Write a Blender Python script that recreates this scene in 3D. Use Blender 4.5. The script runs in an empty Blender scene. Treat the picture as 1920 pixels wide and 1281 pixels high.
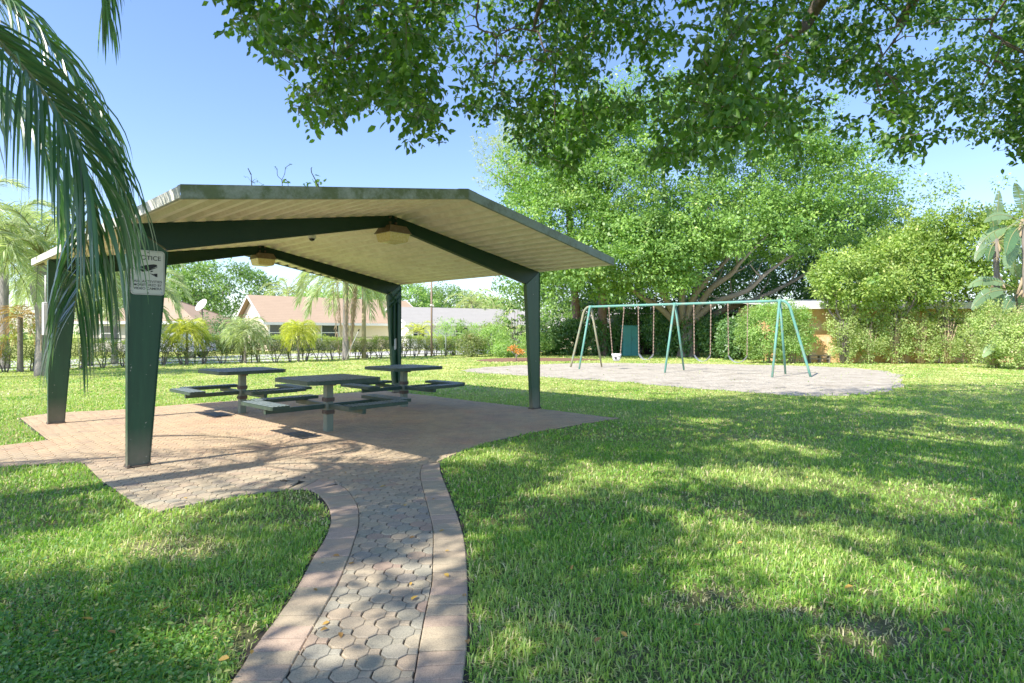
import bpy, math, random
import numpy as np
from mathutils import Vector, Matrix

random.seed(7)
RNG = np.random.default_rng(11)
COL = bpy.context.scene.collection
PI = math.pi
R = math.radians

# ------------------------------------------------------------------ frame of reference
F = 1097.0; CX = 960.0; HY = 625.0; EYE = 1.40
def gp(px, py, h=0.0):
    """point of the plane z=h that is seen at photo position (px, py)"""
    d = (EYE - h) * F / (py - HY)
    return ((px - CX) * d / F, d)
def at(px, py, d):
    return Vector(((px - CX) * d / F, d, EYE - (py - HY) * d / F))
def proj(x, y, z):
    y = np.maximum(y, 0.01)
    return CX + x / y * F, HY + (EYE - z) / y * F

U = Vector((0.681, 0.732, 0)); V = Vector((-0.732, 0.681, 0))
SUN_OFF = Vector((0.73, 0.63))      # ground shadow offset per metre of height

# ------------------------------------------------------------------ object helpers
def tag(o, label=None, cat=None, group=None, kind=None):
    if label: o['label'] = label
    if cat: o['category'] = cat
    if group: o['group'] = group
    if kind: o['kind'] = kind
    return o
def empty(name, loc=(0, 0, 0), rz=0.0, label=None, cat=None, group=None):
    o = bpy.data.objects.new(name, None); COL.objects.link(o)
    o.location = loc; o.rotation_euler = (0, 0, rz); o.empty_display_size = .2
    return tag(o, label, cat, group)
def link(name, me, parent=None):
    o = bpy.data.objects.new(name, me); COL.objects.link(o)
    if parent is not None: o.parent = parent
    return o
def copy_tree(o, parent=None):
    c = o.copy(); COL.objects.link(c); c.parent = parent
    for ch in list(o.children): copy_tree(ch, c)
    return c

def npmesh(name, verts, faces_list, mats, attr=None, smooth=False, matidx=None):
    """verts (N,3); faces_list: list of int arrays (M,k)"""
    me = bpy.data.meshes.new(name)
    verts = np.asarray(verts, dtype=np.float32)
    me.vertices.add(len(verts)); me.vertices.foreach_set('co', verts.ravel())
    loops = np.concatenate([f.ravel() for f in faces_list]).astype(np.int32)
    counts = np.concatenate([np.full(len(f), f.shape[1], dtype=np.int32) for f in faces_list])
    starts = np.concatenate([[0], np.cumsum(counts)[:-1]]).astype(np.int32)
    me.loops.add(len(loops)); me.loops.foreach_set('vertex_index', loops)
    me.polygons.add(len(counts)); me.polygons.foreach_set('loop_start', starts)
    me.polygons.foreach_set('loop_total', counts)
    if smooth: me.polygons.foreach_set('use_smooth', np.ones(len(counts), dtype=bool))
    if matidx is not None: me.polygons.foreach_set('material_index', np.asarray(matidx, dtype=np.int32))
    for m in (mats if isinstance(mats, (list, tuple)) else [mats]): me.materials.append(m)
    if attr is not None:
        a = me.attributes.new('rnd', 'FLOAT', 'POINT')
        a.data.foreach_set('value', np.asarray(attr, dtype=np.float32))
    me.update(calc_edges=True); me.validate()
    return me

class MB:
    """small polygon collector -> one mesh object"""
    def __init__(s): s.v = []; s.f = []; s.a = []; s.sm = []
    def add(s, vs, fs, a=0.0, smooth=False):
        n = len(s.v); s.v += [tuple(p) for p in vs]; s.a += [a] * len(vs)
        s.f += [tuple(n + i for i in f) for f in fs]; s.sm += [smooth] * len(fs)
    def box(s, c, size, rz=0.0, a=0.0, M=None):
        x, y, z = size[0] / 2, size[1] / 2, size[2] / 2
        vs = [Vector((i * x, j * y, k * z)) for k in (-1, 1) for j in (-1, 1) for i in (-1, 1)]
        Mx = M if M is not None else Matrix.Rotation(rz, 3, 'Z')
        vs = [Mx @ v + Vector(c) for v in vs]
        s.add(vs, [(0, 2, 3, 1), (4, 5, 7, 6), (0, 1, 5, 4), (2, 6, 7, 3), (0, 4, 6, 2), (1, 3, 7, 5)], a)
    def bbox(s, c, size, rz=0.0, b=0.008, a=0.0):
        """box with chamfered vertical and top/bottom edges"""
        x, y, z = size[0] / 2, size[1] / 2, size[2] / 2
        Mx = Matrix.Rotation(rz, 3, 'Z'); rings = []
        for (q, k) in ((b, -z), (0, -z + b), (0, z - b), (b, z)):
            X, Y = x - q, y - q
            rings.append([(-X + b, -Y, k), (X - b, -Y, k), (X, -Y + b, k), (X, Y - b, k), (X - b, Y, k), (-X + b, Y, k), (-X, Y - b, k), (-X, -Y + b, k)])
        vs = [Mx @ Vector(p) + Vector(c) for r in rings for p in r]
        fs = [tuple(range(7, -1, -1)), tuple(range(24, 32))]
        for r in range(3):
            for i in range(8):
                j = (i + 1) % 8; fs.append((r * 8 + i, r * 8 + j, r * 8 + 8 + j, r * 8 + 8 + i))
        s.add(vs, fs, a)
    def prism(s, pts, z0, z1, a=0.0):
        n = len(pts)
        vs = [(p[0], p[1], z0) for p in pts] + [(p[0], p[1], z1) for p in pts]
        s.add(vs, [tuple(range(n - 1, -1, -1)), tuple(range(n, 2 * n))] + [(i, (i + 1) % n, n + (i + 1) % n, n + i) for i in range(n)], a)
    def slab(s, quad, t):
        """quad of 4 points thickened by vector t"""
        q = [Vector(p) for p in quad]; t = Vector(t)
        s.add(q + [p + t for p in q], [(3, 2, 1, 0), (4, 5, 6, 7), (0, 1, 5, 4), (1, 2, 6, 5), (2, 3, 7, 6), (3, 0, 4, 7)])
    def tube(s, pts, rad, n=8, a=0.0, cap=True, wob=0.0):
        pts = [Vector(p) for p in pts]; m = len(pts)
        if not isinstance(rad, (list, tuple)): rad = [rad] * m
        vs = []; up = Vector((0.13, 0.21, 0.97)); prev = None
        for i, p in enumerate(pts):
            t = (pts[min(i + 1, m - 1)] - pts[max(i - 1, 0)]).normalized()
            if prev is None:
                x = t.cross(up if abs(t.dot(up)) < .95 else Vector((1, 0, 0))).normalized()
            else:
                x = (prev - t * prev.dot(t)).normalized()
            prev = x; y = t.cross(x)
            for k in range(n):
                an = 2 * PI * k / n; r = rad[i] * (1 + (random.uniform(-wob, wob) if wob else 0))
                vs.append(p + (x * math.cos(an) + y * math.sin(an)) * r)
        fs = [(i * n + k, i * n + (k + 1) % n, (i + 1) * n + (k + 1) % n, (i + 1) * n + k) for i in range(m - 1) for k in range(n)]
        s.add(vs, fs, a, True)
        if cap:
            s.f += [tuple(len(s.v) - m * n + k for k in range(n - 1, -1, -1)), tuple(len(s.v) - n + k for k in range(n))]; s.sm += [False, False]
    def lathe(s, prof, c, n=20, a=0.0):
        vs = []; m = len(prof)
        for (r, z) in prof:
            for k in range(n): vs.append((c[0] + r * math.cos(2 * PI * k / n), c[1] + r * math.sin(2 * PI * k / n), c[2] + z))
        s.add(vs, [(i * n + k, i * n + (k + 1) % n, (i + 1) * n + (k + 1) % n, (i + 1) * n + k) for i in range(m - 1) for k in range(n)], a, True)
    def build(s, name, mat, parent=None, attr=False):
        me = bpy.data.meshes.new(name); me.from_pydata(s.v, [], s.f)
        me.polygons.foreach_set('use_smooth', s.sm)
        me.materials.append(mat)
        if attr:
            a = me.attributes.new('rnd', 'FLOAT', 'POINT'); a.data.foreach_set('value', s.a)
        me.update()
        return link(name, me, parent)

def smooth_line(pts, n=8):
    """Catmull-Rom through pts"""
    P = [np.array(p, float) for p in pts]; P = [2 * P[0] - P[1]] + P + [2 * P[-1] - P[-2]]
    out = []
    for i in range(1, len(P) - 2):
        for k in range(n):
            t = k / n
            out.append(.5 * ((2 * P[i]) + (-P[i - 1] + P[i + 1]) * t + (2 * P[i - 1] - 5 * P[i] + 4 * P[i + 1] - P[i + 2]) * t * t + (-P[i - 1] + 3 * P[i] - 3 * P[i + 1] + P[i + 2]) * t ** 3))
    out.append(P[-2]); return [tuple(p) for p in out]

# ------------------------------------------------------------------ materials
def newmat(name):
    m = bpy.data.materials.new(name); m.use_nodes = True
    nt = m.node_tree; nt.nodes.clear()
    out = nt.nodes.new('ShaderNodeOutputMaterial')
    return m, nt, out
def nd(nt, t, **kw):
    n = nt.nodes.new(t)
    for k, v in kw.items():
        if k in n.inputs: n.inputs[k].default_value = v
        else: setattr(n, k, v)
    return n
def noise(nt, scale, detail=4, rough=.6, vec=None, dim='3D'):
    n = nt.nodes.new('ShaderNodeTexNoise'); n.inputs['Scale'].default_value = scale
    n.inputs['Detail'].default_value = detail; n.inputs['Roughness'].default_value = rough
    if vec is not None: nt.links.new(vec, n.inputs['Vector'])
    return n.outputs['Fac']
def ramp(nt, fac, stops):
    r = nt.nodes.new('ShaderNodeValToRGB'); e = r.color_ramp.elements
    e[0].position, e[0].color = stops[0][0], (*stops[0][1], 1)
    e[1].position, e[1].color = stops[-1][0], (*stops[-1][1], 1)
    for p, c in stops[1:-1]:
        k = e.new(p); k.color = (*c, 1)
    nt.links.new(fac, r.inputs['Fac']); return r.outputs['Color']
def mix(nt, fac, a, b, mode='MIX'):
    m = nt.nodes.new('ShaderNodeMix'); m.data_type = 'RGBA'; m.blend_type = mode
    for s, v in ((m.inputs[0], fac), (m.inputs[6], a), (m.inputs[7], b)):
        if isinstance(v, (int, float)): s.default_value = v
        elif isinstance(v, tuple): s.default_value = (*v, 1)
        else: nt.links.new(v, s)
    return m.outputs[2]
def math_(nt, op, a, b=None, clamp=False):
    m = nt.nodes.new('ShaderNodeMath'); m.operation = op; m.use_clamp = clamp
    for i, v in enumerate((a, b)):
        if v is None: continue
        if isinstance(v, (int, float)): m.inputs[i].default_value = v
        else: nt.links.new(v, m.inputs[i])
    return m.outputs[0]
def geo(nt): return nt.nodes.new('ShaderNodeNewGeometry').outputs['Position']
def objc(nt): return nt.nodes.new('ShaderNodeTexCoord').outputs['Object']
def attr(nt, name='rnd'):
    a = nt.nodes.new('ShaderNodeAttribute'); a.attribute_name = name; return a.outputs['Fac']
def principled(nt, out, col, rough=.6, spec=.3, bump=None, bstr=.3, bdist=.01, metal=0.0):
    p = nt.nodes.new('ShaderNodeBsdfPrincipled')
    if isinstance(col, tuple): p.inputs['Base Color'].default_value = (*col, 1)
    else: nt.links.new(col, p.inputs['Base Color'])
    if isinstance(rough, (int, float)): p.inputs['Roughness'].default_value = rough
    else: nt.links.new(rough, p.inputs['Roughness'])
    p.inputs['Specular IOR Level'].default_value = spec; p.inputs['Metallic'].default_value = metal
    if bump is not None:
        b = nt.nodes.new('ShaderNodeBump'); b.inputs['Strength'].default_value = bstr; b.inputs['Distance'].default_value = bdist
        nt.links.new(bump, b.inputs['Height']); nt.links.new(b.outputs[0], p.inputs['Normal'])
    nt.links.new(p.outputs[0], out.inputs[0]); return p
def leafmat(name, c0, c1, trans=.35, tcol=None, rough=.5, c2=None, patch=.6, spec=.35):
    """c0 dark .. c1 light by leaf, plus soft large patches"""
    m, nt, out = newmat(name)
    a = attr(nt)
    stops = [(0, c0), (1, c1)] if c2 is None else [(0, c0), (.86, c1), (.97, c2)]
    col = ramp(nt, a, stops)
    n = noise(nt, patch, 2, .5, geo(nt))
    v = nt.nodes.new('ShaderNodeMapRange'); v.inputs[1].default_value = .3; v.inputs[2].default_value = .7; v.inputs[3].default_value = .72; v.inputs[4].default_value = 1.25
    nt.links.new(n, v.inputs[0])
    hs = nt.nodes.new('ShaderNodeHueSaturation'); nt.links.new(v.outputs[0], hs.inputs['Value']); nt.links.new(col, hs.inputs['Color'])
    col = hs.outputs[0]
    p = nt.nodes.new('ShaderNodeBsdfPrincipled'); nt.links.new(col, p.inputs['Base Color'])
    p.inputs['Roughness'].default_value = rough; p.inputs['Specular IOR Level'].default_value = spec
    t = nt.nodes.new('ShaderNodeBsdfTranslucent')
    tc = mix(nt, 1.0, col, tcol or (1.6, 1.9, .7), 'MULTIPLY'); nt.links.new(tc, t.inputs['Color'])
    ms = nt.nodes.new('ShaderNodeMixShader'); ms.inputs[0].default_value = trans
    nt.links.new(p.outputs[0], ms.inputs[1]); nt.links.new(t.outputs[0], ms.inputs[2]); nt.links.new(ms.outputs[0], out.inputs[0])
    return m
def paint(name, col, rough=.45, var=.18, spec=.4, dirt=(.12, .11, .08), dirtamt=.25, scale=6.0, bstr=.12, metal=0.0):
    m, nt, out = newmat(name); P = objc(nt)
    n1 = noise(nt, scale, 6, .65, P); n2 = noise(nt, scale * 7, 3, .6, P)
    c = mix(nt, n2, tuple(x * (1 - var) for x in col), tuple(min(1, x * (1 + var)) for x in col))
    f = ramp(nt, n1, [(.5, (0, 0, 0)), (.78, (1, 1, 1))])
    f = math_(nt, 'MULTIPLY', f, dirtamt)
    c = mix(nt, f, c, dirt)
    principled(nt, out, c, rough, spec, n2, bstr, .01, metal); return m

M = {}
def post_paint(name, col):
    m, nt, out = newmat(name); P = geo(nt)
    n1 = noise(nt, 5, 7, .7, P); n2 = noise(nt, 60, 3, .6, P); n4 = noise(nt, 22, 2, .5, P)
    mp = nt.nodes.new('ShaderNodeMapping'); mp.inputs['Scale'].default_value = (14, 14, 1.2); nt.links.new(P, mp.inputs[0]); n3 = noise(nt, 1, 5, .7, mp.outputs[0])
    c = ramp(nt, n3, [(.3, tuple(x * .7 for x in col)), (.55, col), (.8, tuple(x * 1.3 + .003 for x in col))])
    chip = ramp(nt, n4, [(.735, (0, 0, 0)), (.75, (1, 1, 1))]); c = mix(nt, math_(nt, 'MULTIPLY', chip, .6), c, (.40, .42, .36))
    sep = nt.nodes.new('ShaderNodeSeparateXYZ'); nt.links.new(P, sep.inputs[0])
    mr = nt.nodes.new('ShaderNodeMapRange'); mr.inputs[1].default_value = .0; mr.inputs[2].default_value = .42; mr.inputs[3].default_value = 1; mr.inputs[4].default_value = 0; nt.links.new(sep.outputs[2], mr.inputs[0])
    f = math_(nt, 'MULTIPLY', mr.outputs[0], n1); f = math_(nt, 'MULTIPLY', f, 1.3, True); c = mix(nt, f, c, (.16, .135, .10))
    principled(nt, out, c, .5, .3, n2, .1, .004); return m
M['green_paint'] = paint('green_paint', (.007, .050, .030), .5, .12, .3, (.07, .12, .09), .25, 3)
M['green_paint'] = post_paint('green_paint', (.008, .046, .017))
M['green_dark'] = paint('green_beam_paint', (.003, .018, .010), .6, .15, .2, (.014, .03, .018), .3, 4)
M['table'] = paint('green_coated_steel', (.018, .036, .022), .5, .25, .22, (.07, .10, .065), .45, 9)
M['table_side'] = paint('green_coated_edge', (.085, .125, .085), .45, .2, .4, (.22, .28, .2), .5, 9)
M['post_grey'] = paint('worn_steel_post', (.12, .15, .11), .6, .25, .25, (.10, .07, .04), .55, 11)
M['rust'] = paint('rusty_bracket', (.065, .048, .036), .75, .4, .2, (.13, .09, .06), .5, 25)
M['teal'] = paint('teal_swing_paint', (.075, .25, .20), .5, .15, .3, (.26, .20, .12), .8, 3.2)
M['teal_rust'] = paint('teal_rusty_paint', (.24, .22, .13), .6, .2, .3, (.08, .30, .24), 1.0, 2.4)
M['chain'] = paint('rusty_chain', (.20, .13, .09), .6, .35, .4, (.35, .32, .28), .6, 30)
M['rubber'] = paint('grey_rubber', (.23, .25, .27), .5, .15, .4)
M['white_plastic'] = paint('white_plastic', (.72, .72, .70), .4, .05, .4)
M['black'] = paint('black_matter', (.012, .012, .012), .6, .2, .3)
M['box_green'] = paint('teal_cabinet', (.035, .22, .20), .55, .2, .3, (.02, .09, .08), .6, 3)
M['box_dark'] = paint('dark_cabinet', (.012, .014, .013), .7, .2, .2)
M['white_wall'] = paint('white_stucco', (.72, .71, .68), .8, .05, .1, (.5, .48, .42), .3, 1.5)
M['cream_wall'] = paint('cream_stucco', (.62, .52, .36), .8, .06, .1, (.5, .42, .3), .3, 1.5)
M['grey_wall'] = paint('greige_stucco', (.42, .38, .32), .8, .06, .1, (.35, .31, .27), .3, 1.5)
M['trim'] = paint('white_trim', (.75, .74, .70), .6, .05, .2)
M['fascia_white'] = paint('weathered_white_fascia', (.62, .62, .60), .7, .1, .2, (.28, .26, .22), .6, 3)
M['window'] = paint('dark_window', (.03, .035, .04), .15, .1, .6, (.1, .1, .1), .1)
M['pole_wood'] = paint('pale_wooden_pole', (.36, .30, .17), .8, .2, .1, (.2, .16, .10), .6, 8)
M['pole_rust'] = paint('brown_pole', (.20, .13, .09), .7, .2, .2, (.3, .25, .2), .5, 8)
M['pole_white'] = paint('whitish_wood', (.5, .48, .43), .8, .2, .1)
M['lamp_house'] = paint('brown_lamp_housing', (.10, .065, .04), .5, .25, .4, (.25, .22, .16), .4, 20)
M['car_paint'] = paint('white_car_paint', (.78, .79, .80), .18, .02, .6, (.6, .6, .6), .05)
M['dead_frond'] = paint('dead_frond', (.36, .26, .15), .85, .35, .1, (.2, .14, .08), .5, 12)
M['mulch'] = paint('red_brown_mulch', (.16, .085, .055), .95, .5, .05, (.07, .04, .03), .7, 8, .8)
M['soil'] = paint('sandy_soil', (.24, .20, .155), .95, .3, .05, (.10, .075, .05), .6, 5, .8)
M['orange_flower'] = leafmat('orange_leaf', (.55, .16, .02), (.8, .33, .05), .3, (1.5, 1.1, .6))

def lens_mat():
    m, nt, out = newmat('yellowed_lens')
    n = noise(nt, 40, 3, .6, objc(nt))
    c = ramp(nt, n, [(.3, (.72, .52, .12)), (.7, (.92, .76, .34))])
    p = principled(nt, out, c, .25, .5, n, .2, .004); p.inputs['Transmission Weight'].default_value = .25
    return m
M['lens'] = lens_mat()

def deck_mat():
    m, nt, out = newmat('cream_roof_sheet'); P = objc(nt)
    n1 = noise(nt, 1.1, 6, .65, P); n2 = noise(nt, 14, 5, .65, P)
    mp = nt.nodes.new('ShaderNodeMapping'); mp.inputs['Rotation'].default_value = (0, 0, -math.atan2(V.y, V.x)); mp.inputs['Scale'].default_value = (.6, 9, 9)
    nt.links.new(P, mp.inputs[0]); n3 = noise(nt, 1.0, 5, .7, mp.outputs[0])
    c = ramp(nt, n3, [(.30, (.70, .61, .42)), (.6, (.88, .80, .60)), (.8, (.92, .86, .68))])
    f = ramp(nt, n1, [(.50, (0, 0, 0)), (.72, (1, 1, 1))]); f = math_(nt, 'MULTIPLY', f, .25)
    c = mix(nt, f, c, (.55, .38, .18))
    f2 = ramp(nt, n2, [(.66, (0, 0, 0)), (.76, (1, 1, 1))]); f2 = math_(nt, 'MULTIPLY', f2, .25)
    c = mix(nt, f2, c, (.22, .17, .09))
    principled(nt, out, c, .5, .35, n2, .1, .01); return m
M['deck'] = deck_mat()
def moss_mat(name, base, moss, lo, hi):
    m, nt, out = newmat(name); P = objc(nt)
    n1 = noise(nt, 5, 7, .7, P); n2 = noise(nt, 34, 4, .7, P)
    f = ramp(nt, n1, [(lo, (0, 0, 0)), (hi, (1, 1, 1))])
    c = mix(nt, f, base, moss); c = mix(nt, math_(nt, 'MULTIPLY', n2, .6), c, (.05, .055, .035))
    principled(nt, out, c, .75, .2, n2, .4, .01); return m
M['moss_fascia'] = moss_mat('mossy_fascia', (.36, .40, .30), (.13, .16, .06), .38, .58)
M['eave_fascia'] = moss_mat('stained_eave', (.78, .76, .64), (.16, .20, .07), .52, .68)
M['grey_fascia'] = moss_mat('grey_green_fascia', (.26, .33, .29), (.12, .14, .09), .45, .68)

def shingle(name, c0, c1):
    m, nt, out = newmat(name); P = objc(nt)
    n1 = noise(nt, 1.2, 4, .6, P); n2 = noise(nt, 9, 4, .7, P)
    mp = nt.nodes.new('ShaderNodeMapping'); mp.inputs['Scale'].default_value = (1, 1, 16); nt.links.new(P, mp.inputs[0])
    w = nt.nodes.new('ShaderNodeTexWave'); w.bands_direction = 'Z'; w.inputs['Scale'].default_value = 2.2; nt.links.new(P, w.inputs[0])
    c = mix(nt, n2, c0, c1); c = mix(nt, math_(nt, 'MULTIPLY', n1, .4), c, tuple(x * .6 for x in c0))
    c = mix(nt, math_(nt, 'MULTIPLY', w.outputs['Fac'], .14), c, (.05, .04, .03))
    principled(nt, out, c, .9, .1, n2, .4, .02); return m
M['shingle_brown'] = shingle('brown_shingle', (.32, .21, .13), (.48, .34, .23))
M['shingle_grey'] = shingle('grey_shingle', (.26, .25, .23), (.40, .38, .35))

def orange_mat():
    m, nt, out = newmat('orange_stucco'); P = objc(nt)
    n1 = noise(nt, 1.6, 6, .7, P); n2 = noise(nt, 20, 4, .6, P)
    c = ramp(nt, n1, [(.3, (.62, .30, .10)), (.5, (.72, .40, .16)), (.72, (.78, .60, .40))])
    principled(nt, out, c, .9, .1, n2, .3, .01); return m
M['orange_wall'] = orange_mat()

def paver_mat():
    m, nt, out = newmat('concrete_paver'); P = geo(nt)
    a = attr(nt)
    c = ramp(nt, a, [(0, (.26, .235, .165)), (.22, (.30, .275, .21)), (.4, (.37, .31, .205)), (.62, (.35, .275, .19)), (.80, (.41, .33, .21)), (.93, (.34, .225, .16)), (1, (.235, .225, .185))])
    n1 = noise(nt, .9, 3, .6, P)           # broad drift to ochre and rose under the shelter
    sep = nt.nodes.new('ShaderNodeSeparateXYZ'); nt.links.new(P, sep.inputs[0])
    mr = nt.nodes.new('ShaderNodeMapRange'); mr.inputs[1].default_value = 4.6; mr.inputs[2].default_value = 7.2; nt.links.new(sep.outputs[1], mr.inputs[0])
    warm = ramp(nt, n1, [(.3, (.43, .25, .15)), (.5, (.49, .33, .175)), (.7, (.50, .27, .145))])
    c = mix(nt, math_(nt, 'MULTIPLY', mr.outputs[0], .78), c, warm)
    n2 = noise(nt, 3.2, 6, .7, P); f = ramp(nt, n2, [(.42, (0, 0, 0)), (.7, (1, 1, 1))])
    c = mix(nt, math_(nt, 'MULTIPLY', f, .5), c, (.15, .13, .105))
    n3 = noise(nt, 170, 3, .8, P); g = ramp(nt, n3, [(.36, (.35, .35, .35)), (.5, (1, 1, 1)), (.62, (1.2, 1.2, 1.2))])
    c = mix(nt, .7, c, g, 'MULTIPLY')
    principled(nt, out, c, .85, .2, n3, .35, .003); return m
M['paver'] = paver_mat()
def border_mat():
    m, nt, out = newmat('border_brick'); P = geo(nt)
    c = ramp(nt, attr(nt), [(0, (.33, .265, .175)), (.35, (.39, .31, .20)), (.65, (.38, .275, .185)), (1, (.42, .295, .215))])
    n2 = noise(nt, 4.2, 6, .7, P); f = ramp(nt, n2, [(.45, (0, 0, 0)), (.75, (1, 1, 1))])
    c = mix(nt, math_(nt, 'MULTIPLY', f, .35), c, (.17, .145, .115))
    n3 = noise(nt, 170, 3, .8, P); g = ramp(nt, n3, [(.36, (.35, .35, .35)), (.5, (1, 1, 1)), (.62, (1.2, 1.2, 1.2))])
    c = mix(nt, .65, c, g, 'MULTIPLY')
    principled(nt, out, c, .85, .2, n3, .35, .003); return m
M['border'] = border_mat()
def simple_ground(name, stops, scale, fine, rough=.95, bstr=.5, bdist=.02):
    m, nt, out = newmat(name); P = geo(nt)
    n1 = noise(nt, scale, 6, .65, P); n2 = noise(nt, fine, 4, .7, P)
    c = ramp(nt, n1, stops)
    g = ramp(nt, n2, [(.3, (.6, .6, .6)), (.65, (1.15, 1.15, 1.15))])
    c = mix(nt, .8, c, g, 'MULTIPLY')
    principled(nt, out, c, rough, .1, n2, bstr, bdist); return m
M['joint'] = simple_ground('joint_sand', [(.3, (.028, .024, .018)), (.7, (.075, .06, .045))], 5, 120)
M['sand'] = simple_ground('play_sand', [(.32, (.29, .25, .19)), (.48, (.42, .37, .295)), (.68, (.51, .455, .37))], 1.5, 9, bstr=1, bdist=.10)
M['road'] = simple_ground('road_concrete', [(.3, (.40, .39, .37)), (.7, (.52, .51, .49))], .6, 30, .9)
M['earth'] = simple_ground('lawn_earth', [(.25, (.13, .17, .045)), (.5, (.17, .22, .055)), (.75, (.25, .25, .09))], .8, 60, bstr=1, bdist=.05)
def earth_mix():
    # under the near blades brown soil, farther out turf colour lightened as if sunlit
    m, nt, out = newmat('lawn_ground'); P = geo(nt)
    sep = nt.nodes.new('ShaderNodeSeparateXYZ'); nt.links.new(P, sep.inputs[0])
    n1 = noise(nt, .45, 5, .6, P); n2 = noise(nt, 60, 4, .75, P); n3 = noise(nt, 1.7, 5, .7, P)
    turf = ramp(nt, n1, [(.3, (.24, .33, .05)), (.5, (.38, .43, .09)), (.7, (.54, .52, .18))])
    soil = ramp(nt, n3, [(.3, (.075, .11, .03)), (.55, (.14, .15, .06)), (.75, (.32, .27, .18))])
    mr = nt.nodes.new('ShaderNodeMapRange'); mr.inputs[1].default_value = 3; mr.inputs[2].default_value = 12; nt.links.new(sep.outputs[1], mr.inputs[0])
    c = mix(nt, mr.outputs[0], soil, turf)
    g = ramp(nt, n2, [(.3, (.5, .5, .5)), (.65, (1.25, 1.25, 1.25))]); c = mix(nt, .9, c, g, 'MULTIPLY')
    principled(nt, out, c, .95, .05, n2, 1, .05); return m
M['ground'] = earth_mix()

def grass_mat():
    m, nt, out = newmat('grass_blade'); P = geo(nt)
    a = attr(nt)
    col = ramp(nt, a, [(0, (.065, .20, .012)), (.45, (.15, .34, .025)), (.8, (.33, .50, .06)), (.90, (.58, .56, .20)), (1, (.74, .60, .36))])
    n = noise(nt, .55, 3, .6, P); f = ramp(nt, n, [(.42, (0, 0, 0)), (.68, (1, 1, 1))])
    sep = nt.nodes.new('ShaderNodeSeparateXYZ'); nt.links.new(P, sep.inputs[0])
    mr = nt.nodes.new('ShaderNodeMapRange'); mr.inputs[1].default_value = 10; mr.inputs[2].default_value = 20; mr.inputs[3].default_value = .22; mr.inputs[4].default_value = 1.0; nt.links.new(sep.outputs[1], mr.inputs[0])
    col = mix(nt, math_(nt, 'MULTIPLY', f, mr.outputs[0]), col, (.60, .60, .20))  # dry patches, strengthened far off to put sunlit paleness into the colour
    p = nt.nodes.new('ShaderNodeBsdfPrincipled'); nt.links.new(col, p.inputs['Base Color']); p.inputs['Roughness'].default_value = .45; p.inputs['Specular IOR Level'].default_value = .35
    t = nt.nodes.new('ShaderNodeBsdfTranslucent'); nt.links.new(mix(nt, 1.0, col, (1.5, 1.7, .7), 'MULTIPLY'), t.inputs['Color'])
    ms = nt.nodes.new('ShaderNodeMixShader'); ms.inputs[0].default_value = .35
    nt.links.new(p.outputs[0], ms.inputs[1]); nt.links.new(t.outputs[0], ms.inputs[2]); nt.links.new(ms.outputs[0], out.inputs[0])
    return m
M['grass'] = grass_mat()
def bark(name, c0, c1, scale=6):
    m, nt, out = newmat(name); P = objc(nt)
    mp = nt.nodes.new('ShaderNodeMapping'); mp.inputs['Scale'].default_value = (3, 3, .8); nt.links.new(P, mp.inputs[0])
    n1 = noise(nt, scale, 7, .7, mp.outputs[0]); n2 = noise(nt, 1.3, 4, .6, P)
    c = ramp(nt, n1, [(.3, c0), (.7, c1)]); c = mix(nt, math_(nt, 'MULTIPLY', n2, .5), c, tuple(x * .6 for x in c0))
    principled(nt, out, c, .9, .1, n1, .8, .04); return m
M['bark_pale'] = bark('pale_bark', (.15, .12, .085), (.30, .26, .19))
M['bark_brown'] = bark('brown_bark', (.10, .06, .045), (.26, .17, .13))
M['bark_grey'] = bark('grey_bark', (.10, .085, .07), (.24, .21, .17))
M['bark_twig'] = bark('twig_bark', (.10, .075, .055), (.22, .17, .12))
M['palm_trunk'] = bark('palm_trunk', (.16, .14, .12), (.42, .38, .33), 4)

M['leaf_over'] = leafmat('overhead_leaf', (.022, .070, .008), (.070, .17, .018), .34, (1.7, 2.0, .45), .45, (.20, .33, .04), .7)
M['leaf_big'] = leafmat('big_tree_leaf', (.04, .135, .016), (.20, .38, .05), .26, (1.4, 1.6, .5), .5, (.50, .63, .15), .6)
M['leaf_dark'] = leafmat('dark_leaf', (.03, .085, .02), (.09, .19, .045), .25, None, .45, (.19, .32, .08), .5)
M['leaf_mango'] = leafmat('mango_leaf', (.06, .14, .022), (.17, .30, .055), .25, None, .45, (.36, .42, .14), .5)
M['leaf_yg'] = leafmat('yellow_green_leaf', (.07, .18, .02), (.29, .42, .06), .26, (1.4, 1.6, .5), .5, (.58, .62, .16), .8)
M['leaf_shrub'] = leafmat('shrub_leaf', (.11, .24, .045), (.28, .44, .09), .35, None, .5, (.46, .56, .15), .9)
M['leaf_vine'] = leafmat('vine_leaf', (.15, .26, .05), (.38, .46, .13), .35, None, .6, (.66, .54, .32), 1.2)
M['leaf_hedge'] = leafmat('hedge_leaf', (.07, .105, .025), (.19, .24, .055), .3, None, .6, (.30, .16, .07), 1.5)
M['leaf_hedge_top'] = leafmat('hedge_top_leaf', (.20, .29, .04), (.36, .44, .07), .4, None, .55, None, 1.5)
M['leaf_pine'] = leafmat('pine_leaf', (.16, .24, .05), (.38, .43, .13), .3, None, .6, None, .6)
M['leaf_cover'] = leafmat('cover_leaf', (.04, .14, .015), (.12, .29, .035), .3, None, .5, (.38, .42, .10), 2)
M['frond_near'] = leafmat('near_frond', (.028, .085, .030), (.075, .18, .06), .28, (1.6, 2.0, .6), .32, (.14, .27, .07), 1.3, .6)
M['frond_pale'] = leafmat('pale_frond', (.24, .33, .12), (.48, .57, .26), .4, (1.4, 1.5, .7), .45, (.64, .66, .38), .8)
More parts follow.
